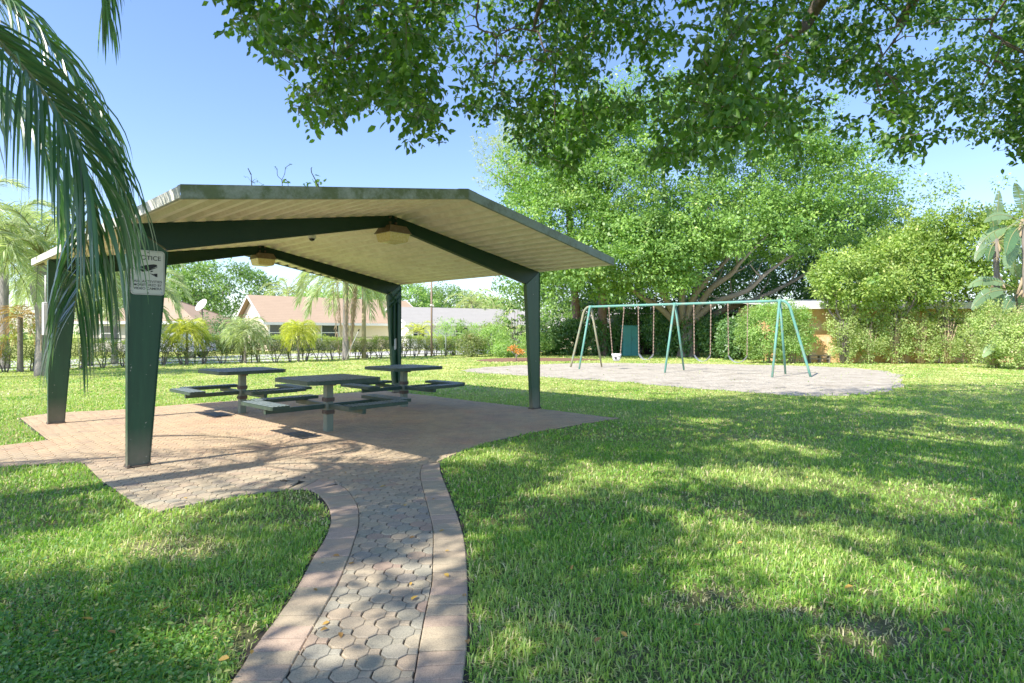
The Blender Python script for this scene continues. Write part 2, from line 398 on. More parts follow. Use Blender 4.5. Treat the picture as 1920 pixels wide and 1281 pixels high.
M['frond_yellow'] = leafmat('yellow_frond', (.34, .42, .04), (.66, .68, .10), .4, (1.5, 1.5, .4), .45, None, .8)
M['frond_coco'] = leafmat('coco_frond', (.24, .32, .09), (.48, .54, .19), .35, None, .45, (.5, .42, .2), .8)
M['paddle'] = leafmat('paddle_leaf', (.06, .14, .05), (.19, .29, .13), .3, None, .35, None, 1.5, .5)
M['rachis'] = paint('frond_rachis', (.20, .21, .07), .6, .2, .2)
M['leaf_fallen'] = leafmat('fallen_leaf', (.32, .16, .04), (.60, .36, .05), .2, (1.2, 1, .6), .6)
M['frond_orange'] = leafmat('orange_dying_frond', (.34, .19, .04), (.52, .36, .08), .3, (1.3, 1.1, .5), .6)

# ------------------------------------------------------------------ numpy foliage
def unit(v): return v / np.maximum(np.linalg.norm(v, axis=-1, keepdims=True), 1e-9)
def leaf_mesh(name, P, D, N, L, W, rnd, mat, six=False):
    """P bases, D direction of leaf, N normals, L length, W width"""
    D = unit(D); S = unit(np.cross(D, N)); N = unit(np.cross(S, D)); L = L[:, None]; W = W[:, None]
    n = len(P)
    if not six:
        v = np.stack([P, P + D * L * .45 + S * W * .5 + N * W * .12, P + D * L, P + D * L * .45 - S * W * .5 + N * W * .12], 1)
        i = np.arange(n)[:, None] * 4
        f = [i + np.array([0, 1, 2, 3])]; k = 4
    else:
        v = np.stack([P, P + D * L * .3 + S * W * .45 + N * W * .16, P + D * L * .66 + S * W * .40 + N * W * .10 - N * L * .05, P + D * L * 1.0 - N * L * .16,
                      P + D * L * .66 - S * W * .40 + N * W * .10 - N * L * .05, P + D * L * .3 - S * W * .45 + N * W * .16], 1)
        i = np.arange(n)[:, None] * 6
        f = [np.concatenate([i + np.array([0, 1, 2, 3]), i + np.array([0, 3, 4, 5])])]; k = 6
    return npmesh(name, v.reshape(-1, 3), f, mat, np.repeat(rnd, k))
def clump_leaves(centers, radii, per, leaf, rng, up=.6, flat=.6, outc=None, wr=.5, shell=.35):
    """leaves gathered in flattened clumps; returns the arrays for leaf_mesh"""
    C = np.repeat(centers, per, 0); Rr = np.repeat(radii, per)[:, None]; n = len(C)
    d = unit(rng.normal(size=(n, 3))); r = (shell + (1 - shell) * rng.random((n, 1))) ** .8
    off = d * r * Rr; off[:, 2] *= flat
    P = C + off
    out = d.copy()
    if outc is not None: out = out * .6 + unit(C - outc) * .7
    N = unit(out * .6 + np.array([0, 0, up]) + rng.normal(size=(n, 3)) * .45)
    D = unit(d + rng.normal(size=(n, 3)) * .7 + np.array([0, 0, -.25]))
    L = leaf * (0.65 + .7 * rng.random(n)); W = L * wr * (.8 + .4 * rng.random(n))
    cl = np.repeat(rng.random(len(centers)), per)
    rnd = np.clip(.55 * rng.random(n) + .45 * cl + .12 * (off[:, 2] / Rr[:, 0]), 0, 1)
    return P, D, N, L, W, rnd
def crown_points(center, rad, n, rng, inner=.45, noise_amp=.22, lobes=9, bottom=-.75):
    """points spread in an uneven ellipsoid, mostly near its surface"""
    d = unit(rng.normal(size=(n * 2, 3))); d = d[d[:, 2] > bottom][:n]
    ld = unit(rng.normal(size=(lobes, 3))); amp = noise_amp * (rng.random(lobes) * 2 - .7)
    bump = (np.exp(-(1 - d @ ld.T) * 7) * amp).sum(1)
    r = (inner + (1 - inner) * rng.random(len(d)) ** .45) * (1 + bump)
    return np.array(center) + d * r[:, None] * np.array(rad)

def make_tree(name, base, trunk_r, crown_c, crown_r, nclump, per, leaf, lmat, bmat, label, cat='tree', group=None, clump=.55, inner=.45,
              limbs=7, seed=1, flat=.6, wr=.5, bottom=-.75, trunk_top=None, extra=None, namp=.22, up=.6):
    rng = np.random.default_rng(seed); rs = random.Random(seed)
    b = Vector(base); cc = Vector(crown_c)
    root = empty(name, b, 0, label, cat, group)
    mb = MB(); L = lambda p: Vector(p) - b
    fork = trunk_top if trunk_top is not None else (b.z + (cc.z - crown_r[2] - b.z) * .8)
    fp = Vector((b.x + (cc.x - b.x) * .2, b.y + (cc.y - b.y) * .2, max(fork, b.z + .25)))
    mb.tube([L((b.x, b.y, b.z - .15)), L((b.x, b.y, b.z + .15)), L((b + fp) / 2 + Vector((rs.uniform(-.1, .1), 0, 0))), L(fp)], [trunk_r * 1.35, trunk_r * 1.1, trunk_r * .95, trunk_r * .85], 10)
    for i in range(limbs):
        an = 2 * PI * i / limbs + rs.uniform(-.4, .4); el = rs.uniform(.15, .9)
        tip = cc + Vector((math.cos(an) * crown_r[0] * .8 * (1 - .3 * el), math.sin(an) * crown_r[1] * .8 * (1 - .3 * el), crown_r[2] * (el - .45)))
        mid = fp.lerp(tip, .45) + Vector((rs.uniform(-.3, .3), rs.uniform(-.3, .3), -.06 * (tip - fp).length))
        pts = smooth_line([tuple(L(fp)), tuple(L(mid)), tuple(L(tip))], 5)
        mb.tube(pts, [trunk_r * .6 * (1 - .88 * k / (len(pts) - 1)) for k in range(len(pts))], 6)
        for j in range(3):
            q = Vector(pts[4 + j * 2]); t2 = q + Vector((rs.uniform(-1, 1) * crown_r[0] * .35, rs.uniform(-1, 1) * crown_r[1] * .35, rs.uniform(.1, .6) * crown_r[2]))
            mb.tube([q, q.lerp(t2, .5) + Vector((0, 0, -.1)), t2], [trunk_r * .22, trunk_r * .14, trunk_r * .05], 5)
    mb.build('trunk', bmat, root)
    C = crown_points(tuple(cc), crown_r, nclump, rng, inner, namp, bottom=bottom)
    if extra is not None: C = np.concatenate([C, extra])
    rad = clump * (.6 + .8 * rng.random(len(C)))
    P, D, N, Ls, W, rnd = clump_leaves(C, rad, per, leaf, rng, outc=np.array(cc), flat=flat, wr=wr, up=up)
    link('crown', leaf_mesh('crown', P - np.array(b), D, N, Ls, W, rnd, lmat), root)
    return root

def bush(name, base, rad, h, nclump, per, leaf, lmat, label, cat='shrub', group=None, clump=.22, seed=1, stems=5, bmat=None, wr=.5, ztop=None, inner=.3, low=0.12, flat=.8):
    rng = np.random.default_rng(seed); rs = random.Random(seed); b = Vector((base[0], base[1], 0))
    root = empty(name, b, 0, label, cat, group)
    mb = MB()
    for i in range(stems):
        a = rs.uniform(0, 2 * PI); rr = rs.uniform(.1, .55)
        t = Vector((math.cos(a) * rad[0] * rr, math.sin(a) * rad[1] * rr, h * rs.uniform(.6, .85)))
        mb.tube([Vector((t.x * .3, t.y * .3, -.05)), t * .5 + Vector((rs.uniform(-.08, .08), 0, 0)), t], [.03, .022, .01], 5)
    mb.build('stems', bmat or M['bark_grey'], root)
    C = crown_points((0, 0, h * (.5 + low / 2)), (rad[0], rad[1], h * (.5 - low / 2)), nclump, rng, inner, .25, bottom=-1)
    P, D, N, Ls, W, rnd = clump_leaves(C, clump * (.6 + .8 * rng.random(len(C))), per, leaf, rng, outc=np.array((0, 0, h * .4)), flat=flat, wr=wr)
    P[:, 2] = np.maximum(P[:, 2], .03)
    link('foliage', leaf_mesh('foliage', P, D, N, Ls, W, rnd, lmat), root)
    return root

# ------------------------------------------------------------------ palm fronds
def frond_mesh(rach, nleaf, llen, width, droop, rng, mat, rr=.012, seg=4, spread=.9, name='frond', gap=.12, plume=.25, rmat=None, lift=.35):
    """rach: list of points. narrow leaflets both sides, bending under gravity"""
    R_ = np.array(smooth_line(rach, 10)); m = len(R_)
    s = np.concatenate([[0], np.cumsum(np.linalg.norm(np.diff(R_, axis=0), axis=1))]); s /= s[-1]
    T = unit(np.gradient(R_, axis=0))
    ts = np.linspace(gap, .995, nleaf); ts = np.repeat(ts, 2) + rng.normal(size=nleaf * 2) * .004; ts = np.clip(ts, 0, 1)
    side = np.tile([1., -1.], nleaf)
    B = np.stack([np.interp(ts, s, R_[:, k]) for k in range(3)], 1); t = unit(np.stack([np.interp(ts, s, T[:, k]) for k in range(3)], 1))
    upv = np.array([0, 0, 1.]); lat = np.cross(t, upv); ln = np.linalg.norm(lat, axis=1, keepdims=True)
    h0 = unit(np.cross(T[0], upv)); lat = np.where(ln > .25, lat / np.maximum(ln, 1e-6), h0)
    nrm = unit(np.cross(lat, t))
    ll = llen * (np.sin(np.clip(ts, 0, 1) * PI * .74 + .38) ** .6) * (.85 + .3 * rng.random(len(ts)))
    ll = np.maximum(ll, llen * .3)
    D = unit(lat * side[:, None] * spread * (1 - .62 * ts[:, None] ** 2) + t * (.55 + .6 * ts[:, None]) + nrm * (lift + plume * rng.normal(size=(len(ts), 1))))
    pts = [B]; dirs = []; cur = B.copy(); d = D.copy()
    for k in range(seg):
        dirs.append(d.copy()); cur = cur + d * (ll / seg)[:, None]; pts.append(cur.copy())
        d = unit(d + np.array([0, 0, -1.]) * droop * (.6 + .35 * k))
    dirs.append(d)
    verts = []
    prof = [.55, 1, .9, .6, .05] if seg == 4 else list(np.interp(np.linspace(0, 1, seg + 1), [0, .3, .6, .85, 1], [.55, 1, .85, .5, .05]))
    tw = unit(np.cross(D, lat * side[:, None] + nrm * .3 + rng.normal(size=D.shape) * .35))
    for k in range(seg + 1):
        w = unit(np.cross(dirs[k], np.cross(tw, dirs[k]))) * (width * prof[k] * .5)
        verts += [pts[k] - w, pts[k] + w]
    n = len(ts); Vv = np.stack(verts, 1).reshape(-1, 3); per = 2 * (seg + 1)
    i = np.arange(n)[:, None] * per
    fs = np.concatenate([i + np.array([2 * k, 2 * k + 1, 2 * k + 3, 2 * k + 2]) for k in range(seg)])
    rnd = np.repeat(np.clip(rng.random(n) * .8 + .1 * rng.normal(size=n), 0, 1), per)
    # rachis as a thin tapered triangular tube
    k3 = 5; rv = []
    for j in range(m):
        x = unit(np.cross(T[j], np.array([.1, .2, 1]))); y = np.cross(T[j], x); q = rr * (1 - .8 * j / (m - 1))
        for a in range(k3): rv.append(R_[j] + (x * math.cos(2 * PI * a / k3) + y * math.sin(2 * PI * a / k3)) * q)
    rv = np.array(rv); o = len(Vv)
    rf = np.array([[o + j * k3 + a, o + j * k3 + (a + 1) % k3, o + (j + 1) * k3 + (a + 1) % k3, o + (j + 1) * k3 + a] for j in range(m - 1) for a in range(k3)])
    allf = np.concatenate([fs, rf])
    return npmesh(name, np.concatenate([Vv, rv]), [allf], [mat, rmat or M['rachis']], np.concatenate([rnd, np.full(len(rv), .9)]), matidx=np.concatenate([np.zeros(len(fs)), np.ones(len(rf))]))

def palm(name, base, h, tr, nf, flen, llen, lw, lmat, label, group=None, seed=1, droop=.3, arch=1.0, nleaf=26, up=(.2, 1.2), skirt=0, tmat=None, lean=(0, 0), seg=3, cat='palm', bulge=0.0, azs=None):
    rng = np.random.default_rng(seed); rs = random.Random(seed)
    b = Vector((base[0], base[1], 0)); root = empty(name, b, 0, label, cat, group)
    top = Vector((lean[0], lean[1], h)); mb = MB()
    n = 14; pts = []; rr = []
    for k in range(n + 1):
        t = k / n; pts.append((top.x * t * t, top.y * t * t, -.1 + (h + .1) * t)); rr.append(tr * (1.25 - .35 * min(1, t * 3) + bulge * math.exp(-((t - .75) / .15) ** 2)) * (1 + (.04 if k % 2 else -.03)))
    mb.tube(pts, rr, 12); mb.build('trunk', tmat or M['palm_trunk'], root)
    for i in range(nf):
        az = (azs[i] if azs else 2 * PI * i * .381966 + rs.uniform(-.2, .2)); e = up[1] - (up[1] - up[0]) * (i / max(1, nf - 1))
        L = flen * rs.uniform(.85, 1.1); p = [top.copy()]; d = Vector((math.cos(az) * math.cos(e), math.sin(az) * math.cos(e), math.sin(e)))
        cur = top.copy()
        for k in range(5):
            cur = cur + d * L / 5; p.append(cur.copy()); d = (d + Vector((0, 0, -1)) * .30 * arch * (1 + .25 * k)).normalized()
        me = frond_mesh([tuple(q) for q in p], nleaf, llen, lw, droop, rng, lmat, rr=.02 * flen / 2, seg=seg)
        link('frond', me, root)
    if skirt:
        for i in range(skirt):
            az = rs.uniform(0, 2 * PI); L = h * rs.uniform(.5, .92); q = tr * rs.uniform(1.1, 2.6)
            p = [top + Vector((0, 0, -.1)), top + Vector((math.cos(az) * q * 1.6, math.sin(az) * q * 1.6, -.35)), top + Vector((math.cos(az) * q * 1.3, math.sin(az) * q * 1.3, -L * .6)), top + Vector((math.cos(az) * q * .9, math.sin(az) * q * .9, -L))]
            me = frond_mesh([tuple(v) for v in p], 26, .35, .03, .6, rng, M['dead_frond'], rr=.018, seg=3, name='dead_frond', rmat=M['dead_frond'], spread=.25)
            link('dead_frond', me, root)
    return root
SUN_E = 11.5; SKY_S = .32

# ================================================================== GROUND
def inpoly(x, y, poly):
    x = np.asarray(x, float); y = np.asarray(y, float); c = np.zeros(x.shape, bool); n = len(poly)
    for i in range(n):
        x1, y1 = poly[i]; x2, y2 = poly[(i + 1) % n]
        if y1 == y2: continue
        k = ((y1 > y) != (y2 > y)) & (x < (x2 - x1) * (y - y1) / (y2 - y1) + x1); c ^= k
    return c
G = lambda *l: [gp(a, b) for a, b in l]
left_outer = G((539, 920), (582, 921), (610, 943), (621, 976), (610, 1013), (586, 1051), (554, 1112), (516, 1168), (469, 1229), (436, 1281)) + [(-1.12, 1.9), (-1.12, -1.5)]
left_inner = G((563, 903), (633, 910), (666, 943), (673, 981), (661, 1028), (638, 1089), (605, 1150), (563, 1225), (532, 1279)) + [(-.915, 1.9), (-.915, -1.5)]
right_inner = G((793, 873), (788, 892), (797, 934), (811, 990), (812, 1051), (809, 1103), (797, 1159), (783, 1239), (776, 1281)) + [(-.39, 1.9), (-.39, -1.5)]
right_outer = G((825, 866), (826, 887), (844, 934), (868, 1004), (876, 1074), (877, 1145), (876, 1215), (868, 1281)) + [(-.19, 1.9), (-.19, -1.5)]
sl = lambda l, n=5: smooth_line(l, n)
LO, LI, RI, RO = sl(left_outer), sl(left_inner), sl(right_inner), sl(right_outer)
a1 = Vector((*gp(0, 838), 0)) - U * 5; a2 = Vector((*gp(0, 877), 0)) - U * 5
right_edge = G((720, 734), (787, 741), (866, 751), (997, 766), (1157, 786), (1069, 800), (985, 815), (912, 831), (868, 847), (825, 866))
left_edge = G((539, 920), (469, 929), (399, 941), (328, 955), (300, 963), (263, 952), (235, 934), (188, 901), (160, 873), (141, 869), (0, 877)) + [(a2.x, a2.y), (a1.x, a1.y)] + G((0, 838), (91, 827), (38, 785), (94, 776), (239, 769), (328, 761), (450, 752), (600, 741))
field_poly = right_edge + RI + LI[::-1] + left_edge          # the octagon pavers
outer_poly = right_edge + RO + LO[::-1] + left_edge[1:]      # with the border bricks
def grow(poly, d):
    n = len(poly); A = sum(poly[i][0] * poly[(i + 1) % n][1] - poly[(i + 1) % n][0] * poly[i][1] for i in range(n)); s = 1 if A > 0 else -1; out = []
    for i in range(n):
        p, q, r = Vector(poly[i - 1]), Vector(poly[i]), Vector(poly[(i + 1) % n])
        t = (r - p); t = t.normalized() if t.length > 1e-6 else Vector((1, 0)); out.append((q.x + s * t.y * d, q.y - s * t.x * d))
    return out
def sheet(name, poly, z, mat):
    me = bpy.data.meshes.new(name); me.from_pydata([(x, y, z) for x, y in poly], [], [tuple(range(len(poly)))]); me.materials.append(mat); me.update()
    n = me.polygons[0].normal.z
    if n < 0: me.flip_normals()
    return tag(link(name, me), kind='structure')
# ground: one big sheet, finely divided near the camera
xs = np.array([-900, -300, -120, -60] + list(np.arange(-30, 31, 2.0)) + [60, 120, 300, 900]); ys = np.array([-60, -20] + list(np.arange(-6, 46, 2.0)) + [70, 120, 300, 900, 1500])
gx, gy = np.meshgrid(xs, ys); idx = np.arange(gx.size).reshape(gx.shape)
ff = np.stack([idx[:-1, :-1], idx[:-1, 1:], idx[1:, 1:], idx[1:, :-1]], -1).reshape(-1, 4)
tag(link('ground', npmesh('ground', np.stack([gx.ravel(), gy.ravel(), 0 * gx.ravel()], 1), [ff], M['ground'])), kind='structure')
sheet('paving_bed', grow(outer_poly, .035), .004, M['joint'])

# --- octagon + square pavers laid as real stones with chamfered rims
EDG = [(Vector(field_poly[i]), Vector(field_poly[(i + 1) % len(field_poly)])) for i in range(len(field_poly))]
EA = np.array([[a.x, a.y] for a, b in EDG]); EB = np.array([[b.x, b.y] for a, b in EDG]); ED = EB - EA; EL2 = (ED ** 2).sum(1) + 1e-12
area2 = sum(field_poly[i][0] * field_poly[(i + 1) % len(field_poly)][1] - field_poly[(i + 1) % len(field_poly)][0] * field_poly[i][1] for i in range(len(field_poly)))
SGN = 1 if area2 > 0 else -1
def clip(poly, a, n):
    out = []
    for i in range(len(poly)):
        p, q = poly[i], poly[(i + 1) % len(poly)]; dp = (p[0] - a[0]) * n[0] + (p[1] - a[1]) * n[1]; dq = (q[0] - a[0]) * n[0] + (q[1] - a[1]) * n[1]
        if dp >= 0: out.append(p)
        if (dp >= 0) != (dq >= 0):
            t = dp / (dp - dq); out.append((p[0] + (q[0] - p[0]) * t, p[1] + (q[1] - p[1]) * t))
    return out
def clip_field(poly):
    c = np.mean(poly, axis=0); t = np.clip(((c - EA) * ED).sum(1) / EL2, 0, 1); cp = EA + ED * t[:, None]; dist = np.hypot(*(c - cp).T)
    ins = bool(inpoly(c[0], c[1], field_poly))
    if dist.min() > .13: return poly if ins else None
    for k in np.where(dist < .13)[0]:
        n = np.array([-ED[k][1], ED[k][0]]) * SGN / math.sqrt(EL2[k])
        if t[k] in (0, 1) and dist[k] > dist.min() + 1e-6: continue
        poly = clip(poly, EA[k] + n * .004, n)
        if len(poly) < 3: return None
    ar = .5 * abs(sum(poly[i][0] * poly[(i + 1) % len(poly)][1] - poly[(i + 1) % len(poly)][0] * poly[i][1] for i in range(len(poly))))
    return poly if ar > 1.5e-4 else None
def stone(mb, poly, a, z=.016, ch=.004, jit=.0):
    n = len(poly); c = np.mean(poly, axis=0); P = np.array(poly); r = np.hypot(*(P - c).T).mean(); k = max(.3, 1 - ch / max(r, 1e-3)); Q = c + (P - c) * k
    z += jit; tx, ty = random.uniform(-.012, .012), random.uniform(-.012, .012)
    zz = lambda p, h: h + (p[0] - c[0]) * tx + (p[1] - c[1]) * ty
    vs = [(x, y, .003) for x, y in P] + [(x, y, zz((x, y), z - ch * .9)) for x, y in P] + [(x, y, zz((x, y), z)) for x, y in Q]
    fs = [tuple(range(2 * n, 3 * n))]
    for i in range(n):
        j = (i + 1) % n; fs += [(i, j, n + j, n + i), (n + i, n + j, 2 * n + j, 2 * n + i)]
    mb.add(vs, fs, a)
pit = .170; ap = pit / (2 * math.sqrt(2)); sq = pit - 2 * ap          # octagon apothem, square side
mb = MB(); rs = random.Random(5)
octa = [(math.cos(R(22.5 + 45 * k)) * (ap - .0042) / math.cos(R(22.5)), math.sin(R(22.5 + 45 * k)) * (ap - .0042) / math.cos(R(22.5))) for k in range(8)]
e0, e1, hs = ap - .0028, ap + sq - .0042, sq / 2 - .004
squ = [(e0, -hs), (e1, -hs), (e1, hs), (e0, hs)]
fx = [p[0] for p in field_poly]; fy = [p[1] for p in field_poly]
for i in range(int((min(fx)) / pit) - 1, int(max(fx) / pit) + 2):
    for j in range(int(min(fy) / pit * 2) - 2, int(max(fy) / pit * 2) + 3):
        cx = (i + (.5 if j % 2 else 0)) * pit; cy = j * pit / 2
        if cx < -.9 * max(cy, 0) - 2.2: continue
        an = rs.gauss(0, .012); co, si = math.cos(an), math.sin(an); a = rs.random(); jz = rs.gauss(0, .0012)
        jx, jy = rs.gauss(0, .0006), rs.gauss(0, .0006)
        for base, dz in ((octa, 0), (squ, -.001)):
            pl = [(cx + jx + x * co - y * si, cy + jy + x * si + y * co) for x, y in base]
            pl = clip_field(pl)
            if pl: stone(mb, pl, a, .016 + dz, .0035, jz)
tag(mb.build('paved_patio', M['paver'], None, True), kind='structure')
def arclen(l):
    L = [0]
    for p, q in zip(l, l[1:]): L.append(L[-1] + math.hypot(q[0] - p[0], q[1] - p[1]))
    return L
def sample(l, t):
    L = arclen(l); s = t * L[-1]
    return (float(np.interp(s, L, [p[0] for p in l])), float(np.interp(s, L, [p[1] for p in l])))
def near_on(l, p):
    A_ = np.array(l[:-1]); B_ = np.array(l[1:]); D_ = B_ - A_; t = np.clip(((np.array(p) - A_) * D_).sum(1) / ((D_ ** 2).sum(1) + 1e-12), 0, 1); c = A_ + D_ * t[:, None]
    k = np.argmin(((c - np.array(p)) ** 2).sum(1)); return tuple(c[k])
mb = MB()
for inner, outer in ((LI, LO), (RI, RO)):
    n = int(arclen(outer)[-1] / .106); g = .0022 / .106 / n * 1.0
    for k in range(n):
        if rs.random() < .0: continue
        t0, t1 = (k + .035) / n, (k + .965) / n
        q1, q2 = sample(outer, t0), sample(outer, t1); q = [near_on(inner, q1), near_on(inner, q2), q2, q1]
        if math.hypot(q[0][0] - q[1][0], q[0][1] - q[1][1]) < .03: continue
        c = np.mean(q, axis=0); q = [tuple(c + (np.array(p) - c) * .985) for p in q]
        A = sum(q[i][0] * q[(i + 1) % 4][1] - q[(i + 1) % 4][0] * q[i][1] for i in range(4))
        if A < 0: q = q[::-1]
        if abs(A) / 2 < .004: continue
        stone(mb, q, rs.random(), .017, .0055, rs.gauss(0, .002))
tag(mb.build('footpath_border', M['border'], None, True), kind='structure')

# sand pit, mulch bed, road
sand_px = [(862, 695), (900, 690), (1000, 684), (1110, 681), (1250, 682), (1400, 684), (1520, 687), (1620, 692), (1688, 703), (1690, 716), (1672, 732), (1600, 741), (1520, 743), (1400, 736), (1270, 726), (1150, 716), (1050, 709), (950, 703), (885, 699)]
sp = G(*sand_px); sp = smooth_line(sp + [sp[0]], 5)[:-1]
sp = [(x + .12 * math.sin(i * 1.9) + .08 * math.sin(i * .7), y + .10 * math.sin(i * 2.3 + 1)) for i, (x, y) in enumerate(sp)]
sheet('sand_pit', sp, .006, M['sand'])
mul = G((890, 676), (930, 672), (1000, 671), (1080, 672), (1130, 675), (1080, 677), (1000, 678), (920, 679)); mul = smooth_line(mul + [mul[0]], 3)[:-1]
sheet('mulch_bed', mul, .008, M['mulch'])
HL = [gp(30, 697), gp(300, 685), gp(500, 680), gp(700, 672), gp(840, 667)]         # hedge line
def off_line(l, d, z=0):
    out = []
    for i, p in enumerate(l):
        a, b = l[max(i - 1, 0)], l[min(i + 1, len(l) - 1)]; t = Vector((b[0] - a[0], b[1] - a[1])).normalized(); out.append((p[0] - t.y * d, p[1] + t.x * d))
    return out
ext = lambda l: [(l[0][0] - (l[1][0] - l[0][0]) * 2, l[0][1] - (l[1][1] - l[0][1]) * 2)] + l + [(l[-1][0] + (l[-1][0] - l[-2][0]) * 2.2, l[-1][1] + (l[-1][1] - l[-2][1]) * 2.2)]
sheet('pavement', off_line(ext(HL), 1.2) + off_line(ext(HL), 2.7)[::-1], .006, M['road'])
sheet('road', off_line(ext(HL), 4.0) + off_line(ext(HL), 10.0)[::-1], .005, M['road'])

# ------------------------------------------------------------------ turf
def wob(x, y, s=1.0, ph=0.0):
    return (np.sin(x * 1.7 * s + ph) * np.cos(y * 1.3 * s + 2 * ph) + np.sin(x * 3.1 * s + y * 2.2 * s + ph) * .6 + np.sin(x * .8 * s - y * 4.3 * s + 1.3 + ph) * .5 + np.sin(-x * 6.1 * s + y * 5.2 * s + ph) * .35) / 1.6
bare_px = [(330, 1030, 110, 26), (590, 935, 55, 12), (1640, 1190, 90, 35), (1330, 1130, 90, 26), (470, 1230, 40, 60), (640, 940, 20, 20), (1500, 1150, 60, 14), (350, 1170, 60, 12)]
def bare(x, y):
    px, py = proj(x, y, 0 * x); b = np.zeros(len(x))
    for cx, cy, rx, ry in bare_px: b = np.maximum(b, np.exp(-(((px - cx) / rx) ** 2 + ((py - cy) / ry) ** 2) ** 2 * .8))
    return b * (.75 + .25 * wob(x, y, 4))
og = grow(outer_poly, .01)
def turf(n, y0, y1, hgt, wid, seed, wide=1.12):
    rng = np.random.default_rng(seed)
    y = np.sqrt(y0 ** 2 + rng.random(n) * (y1 ** 2 - y0 ** 2)); x = (rng.random(n) * 2 - 1) * (wide * y + 1.6)
    keep = ~inpoly(x, y, og) & ~inpoly(x, y, mul)
    sn = inpoly(x, y, sp); 
    edge = np.zeros(n)
    for dx_, dy_ in ((.3, 0), (-.3, 0), (0, .4), (0, -.4), (.15, .25), (-.15, -.25)): edge += ~inpoly(x + dx_ * (1 + .6 * wob(x, y, 3)), y + dy_, sp)
    keep &= ~(sn & (rng.random(n) > .010 + .13 * edge))
    keep &= rng.random(n) > bare(x, y) * .8
    thin = np.clip(.5 + .5 * wob(x, y, 2.3, .4), 0, 1); keep &= rng.random(n) < .50 + .5 * thin
    x, y = x[keep], y[keep]; m = len(x)
    dens = wob(x, y, 1.1)
    az = rng.random(m) * 2 * PI; lean = np.abs(rng.normal(size=m)) * .55 + .18
    flatb = rng.random(m) < .26; lean = np.where(flatb, 1.15 + .3 * rng.random(m), lean)
    h = hgt * (.5 + .8 * rng.random(m)) * (1 + .22 * dens) * (1 - .45 * bare(x, y)); w = wid * (.7 + .6 * rng.random(m))
    B = np.stack([x, y, np.zeros(m)], 1); dirh = np.stack([np.cos(az), np.sin(az), 0 * az], 1); sd = np.stack([-np.sin(az + rng.normal(size=m) * .5), np.cos(az), 0 * az], 1)
    mid = B + dirh * (h * np.sin(lean) * .42)[:, None] + np.array([0, 0, 1]) * (h * np.cos(lean) * .58)[:, None]
    tip = B + dirh * (h * np.sin(lean) * 1.15)[:, None] + np.array([0, 0, 1]) * (h * np.cos(lean) * (.98 - .35 * lean))[:, None]
    sw = sd * (w / 2)[:, None]
    v = np.stack([B - sw, B + sw, mid + sw * .9, mid - sw * .9, tip], 1).reshape(-1, 3)
    i = np.arange(m)[:, None] * 5
    rnd = np.clip(rng.random(m) * .84 + .10 * wob(x, y, .9, 2) + .22 * bare(x, y), 0, 1)
    dry = rng.random(m) < np.where(flatb, .34, .03) + .45 * bare(x, y) + .10 * np.clip(wob(x, y, 1.5, 5), 0, 1); rnd = np.where(dry, .9 + .1 * rng.random(m), rnd)
    return v, i + np.array([0, 1, 2, 3]), i + np.array([3, 2, 4]), np.repeat(rnd, 5)
parts = [turf(250000, 1.6, 4.2, .050, .0056, 1), turf(230000, 4.2, 7.5, .047, .0082, 2), turf(185000, 7.5, 13, .043, .014, 3), turf(145000, 13, 22, .042, .026, 4), turf(85000, 22, 36, .05, .055, 5)]
vs, q4, t3, rr_, o = [], [], [], [], 0
for v, q, t, r in parts:
    vs.append(v); q4.append(q + o); t3.append(t + o); rr_.append(r); o += len(v)
# the small grass patch of turf keeps off the paving: everything in one countless mass
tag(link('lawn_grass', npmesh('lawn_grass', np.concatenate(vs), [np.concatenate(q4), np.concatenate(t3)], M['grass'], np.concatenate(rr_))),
    'short green lawn grass growing around the paving and the sand pit', 'grass', kind='stuff')
# broad-leaved ground cover in the left foreground
rng = np.random.default_rng(21); n = 6200
px = rng.random(n) * 620 - 60; py = 985 + rng.random(n) ** .7 * 330; d = EYE * F / (py - HY); x = (px - CX) * d / F; y = d
k = ~inpoly(x, y, og) & (rng.random(n) < np.clip(.25 + .6 * ((py - 1000) / 200) - (px - 300) / 900 + .4 * wob(x, y, 3), 0, 1)) & (bare(x, y) < .5)
x, y = x[k], y[k]; n = len(x); az = rng.random(n) * 2 * PI
P = np.stack([x, y, .012 + .045 * rng.random(n)], 1); D = np.stack([np.cos(az), np.sin(az), .35 * rng.normal(size=n)], 1); N = np.stack([.4 * rng.normal(size=n), .4 * rng.normal(size=n), np.ones(n)], 1)
tag(link('ground_cover', leaf_mesh('ground_cover', P, D, N, .013 + .02 * rng.random(n), .009 + .011 * rng.random(n), rng.random(n), M['leaf_cover'], True)),
    'low broad-leaved weeds creeping through the grass left of the path', 'ground cover', kind='stuff')

# fallen leaves one can count
fl_px = [(606, 1057), (654, 1058), (587, 1104), (637, 1043), (771, 1126), (770, 1098), (618, 1166), (615, 1178), (638, 1186), (841, 1082), (834, 1034), (833, 994), (816, 935), (778, 1007), (722, 911), (647, 887), (350, 935), (872, 1120), (875, 1200), (760, 946)]
fg_px = [(217, 1190), (200, 1229), (430, 1236), (471, 1229), (1300, 1174), (1072, 1070), (1115, 1207), (1599, 1100), (1514, 897), (1176, 1196), (1820, 938), (300, 1150), (175, 1165), (110, 1185), (1393, 1018), (1785, 1185), (1900, 986)]
proto = None
def leafy(sz, z, seed):
    rng = np.random.default_rng(seed)
    return leaf_mesh('fallen_leaf', np.zeros((1, 3)), np.array([[1, 0, .12]]), np.array([[0, .1, 1.]]), np.array([sz]), np.array([sz * .55]), np.array([rng.random()]), M['leaf_fallen'], True)
lv = [leafy(.032 + .005 * i, 0, i) for i in range(5)]
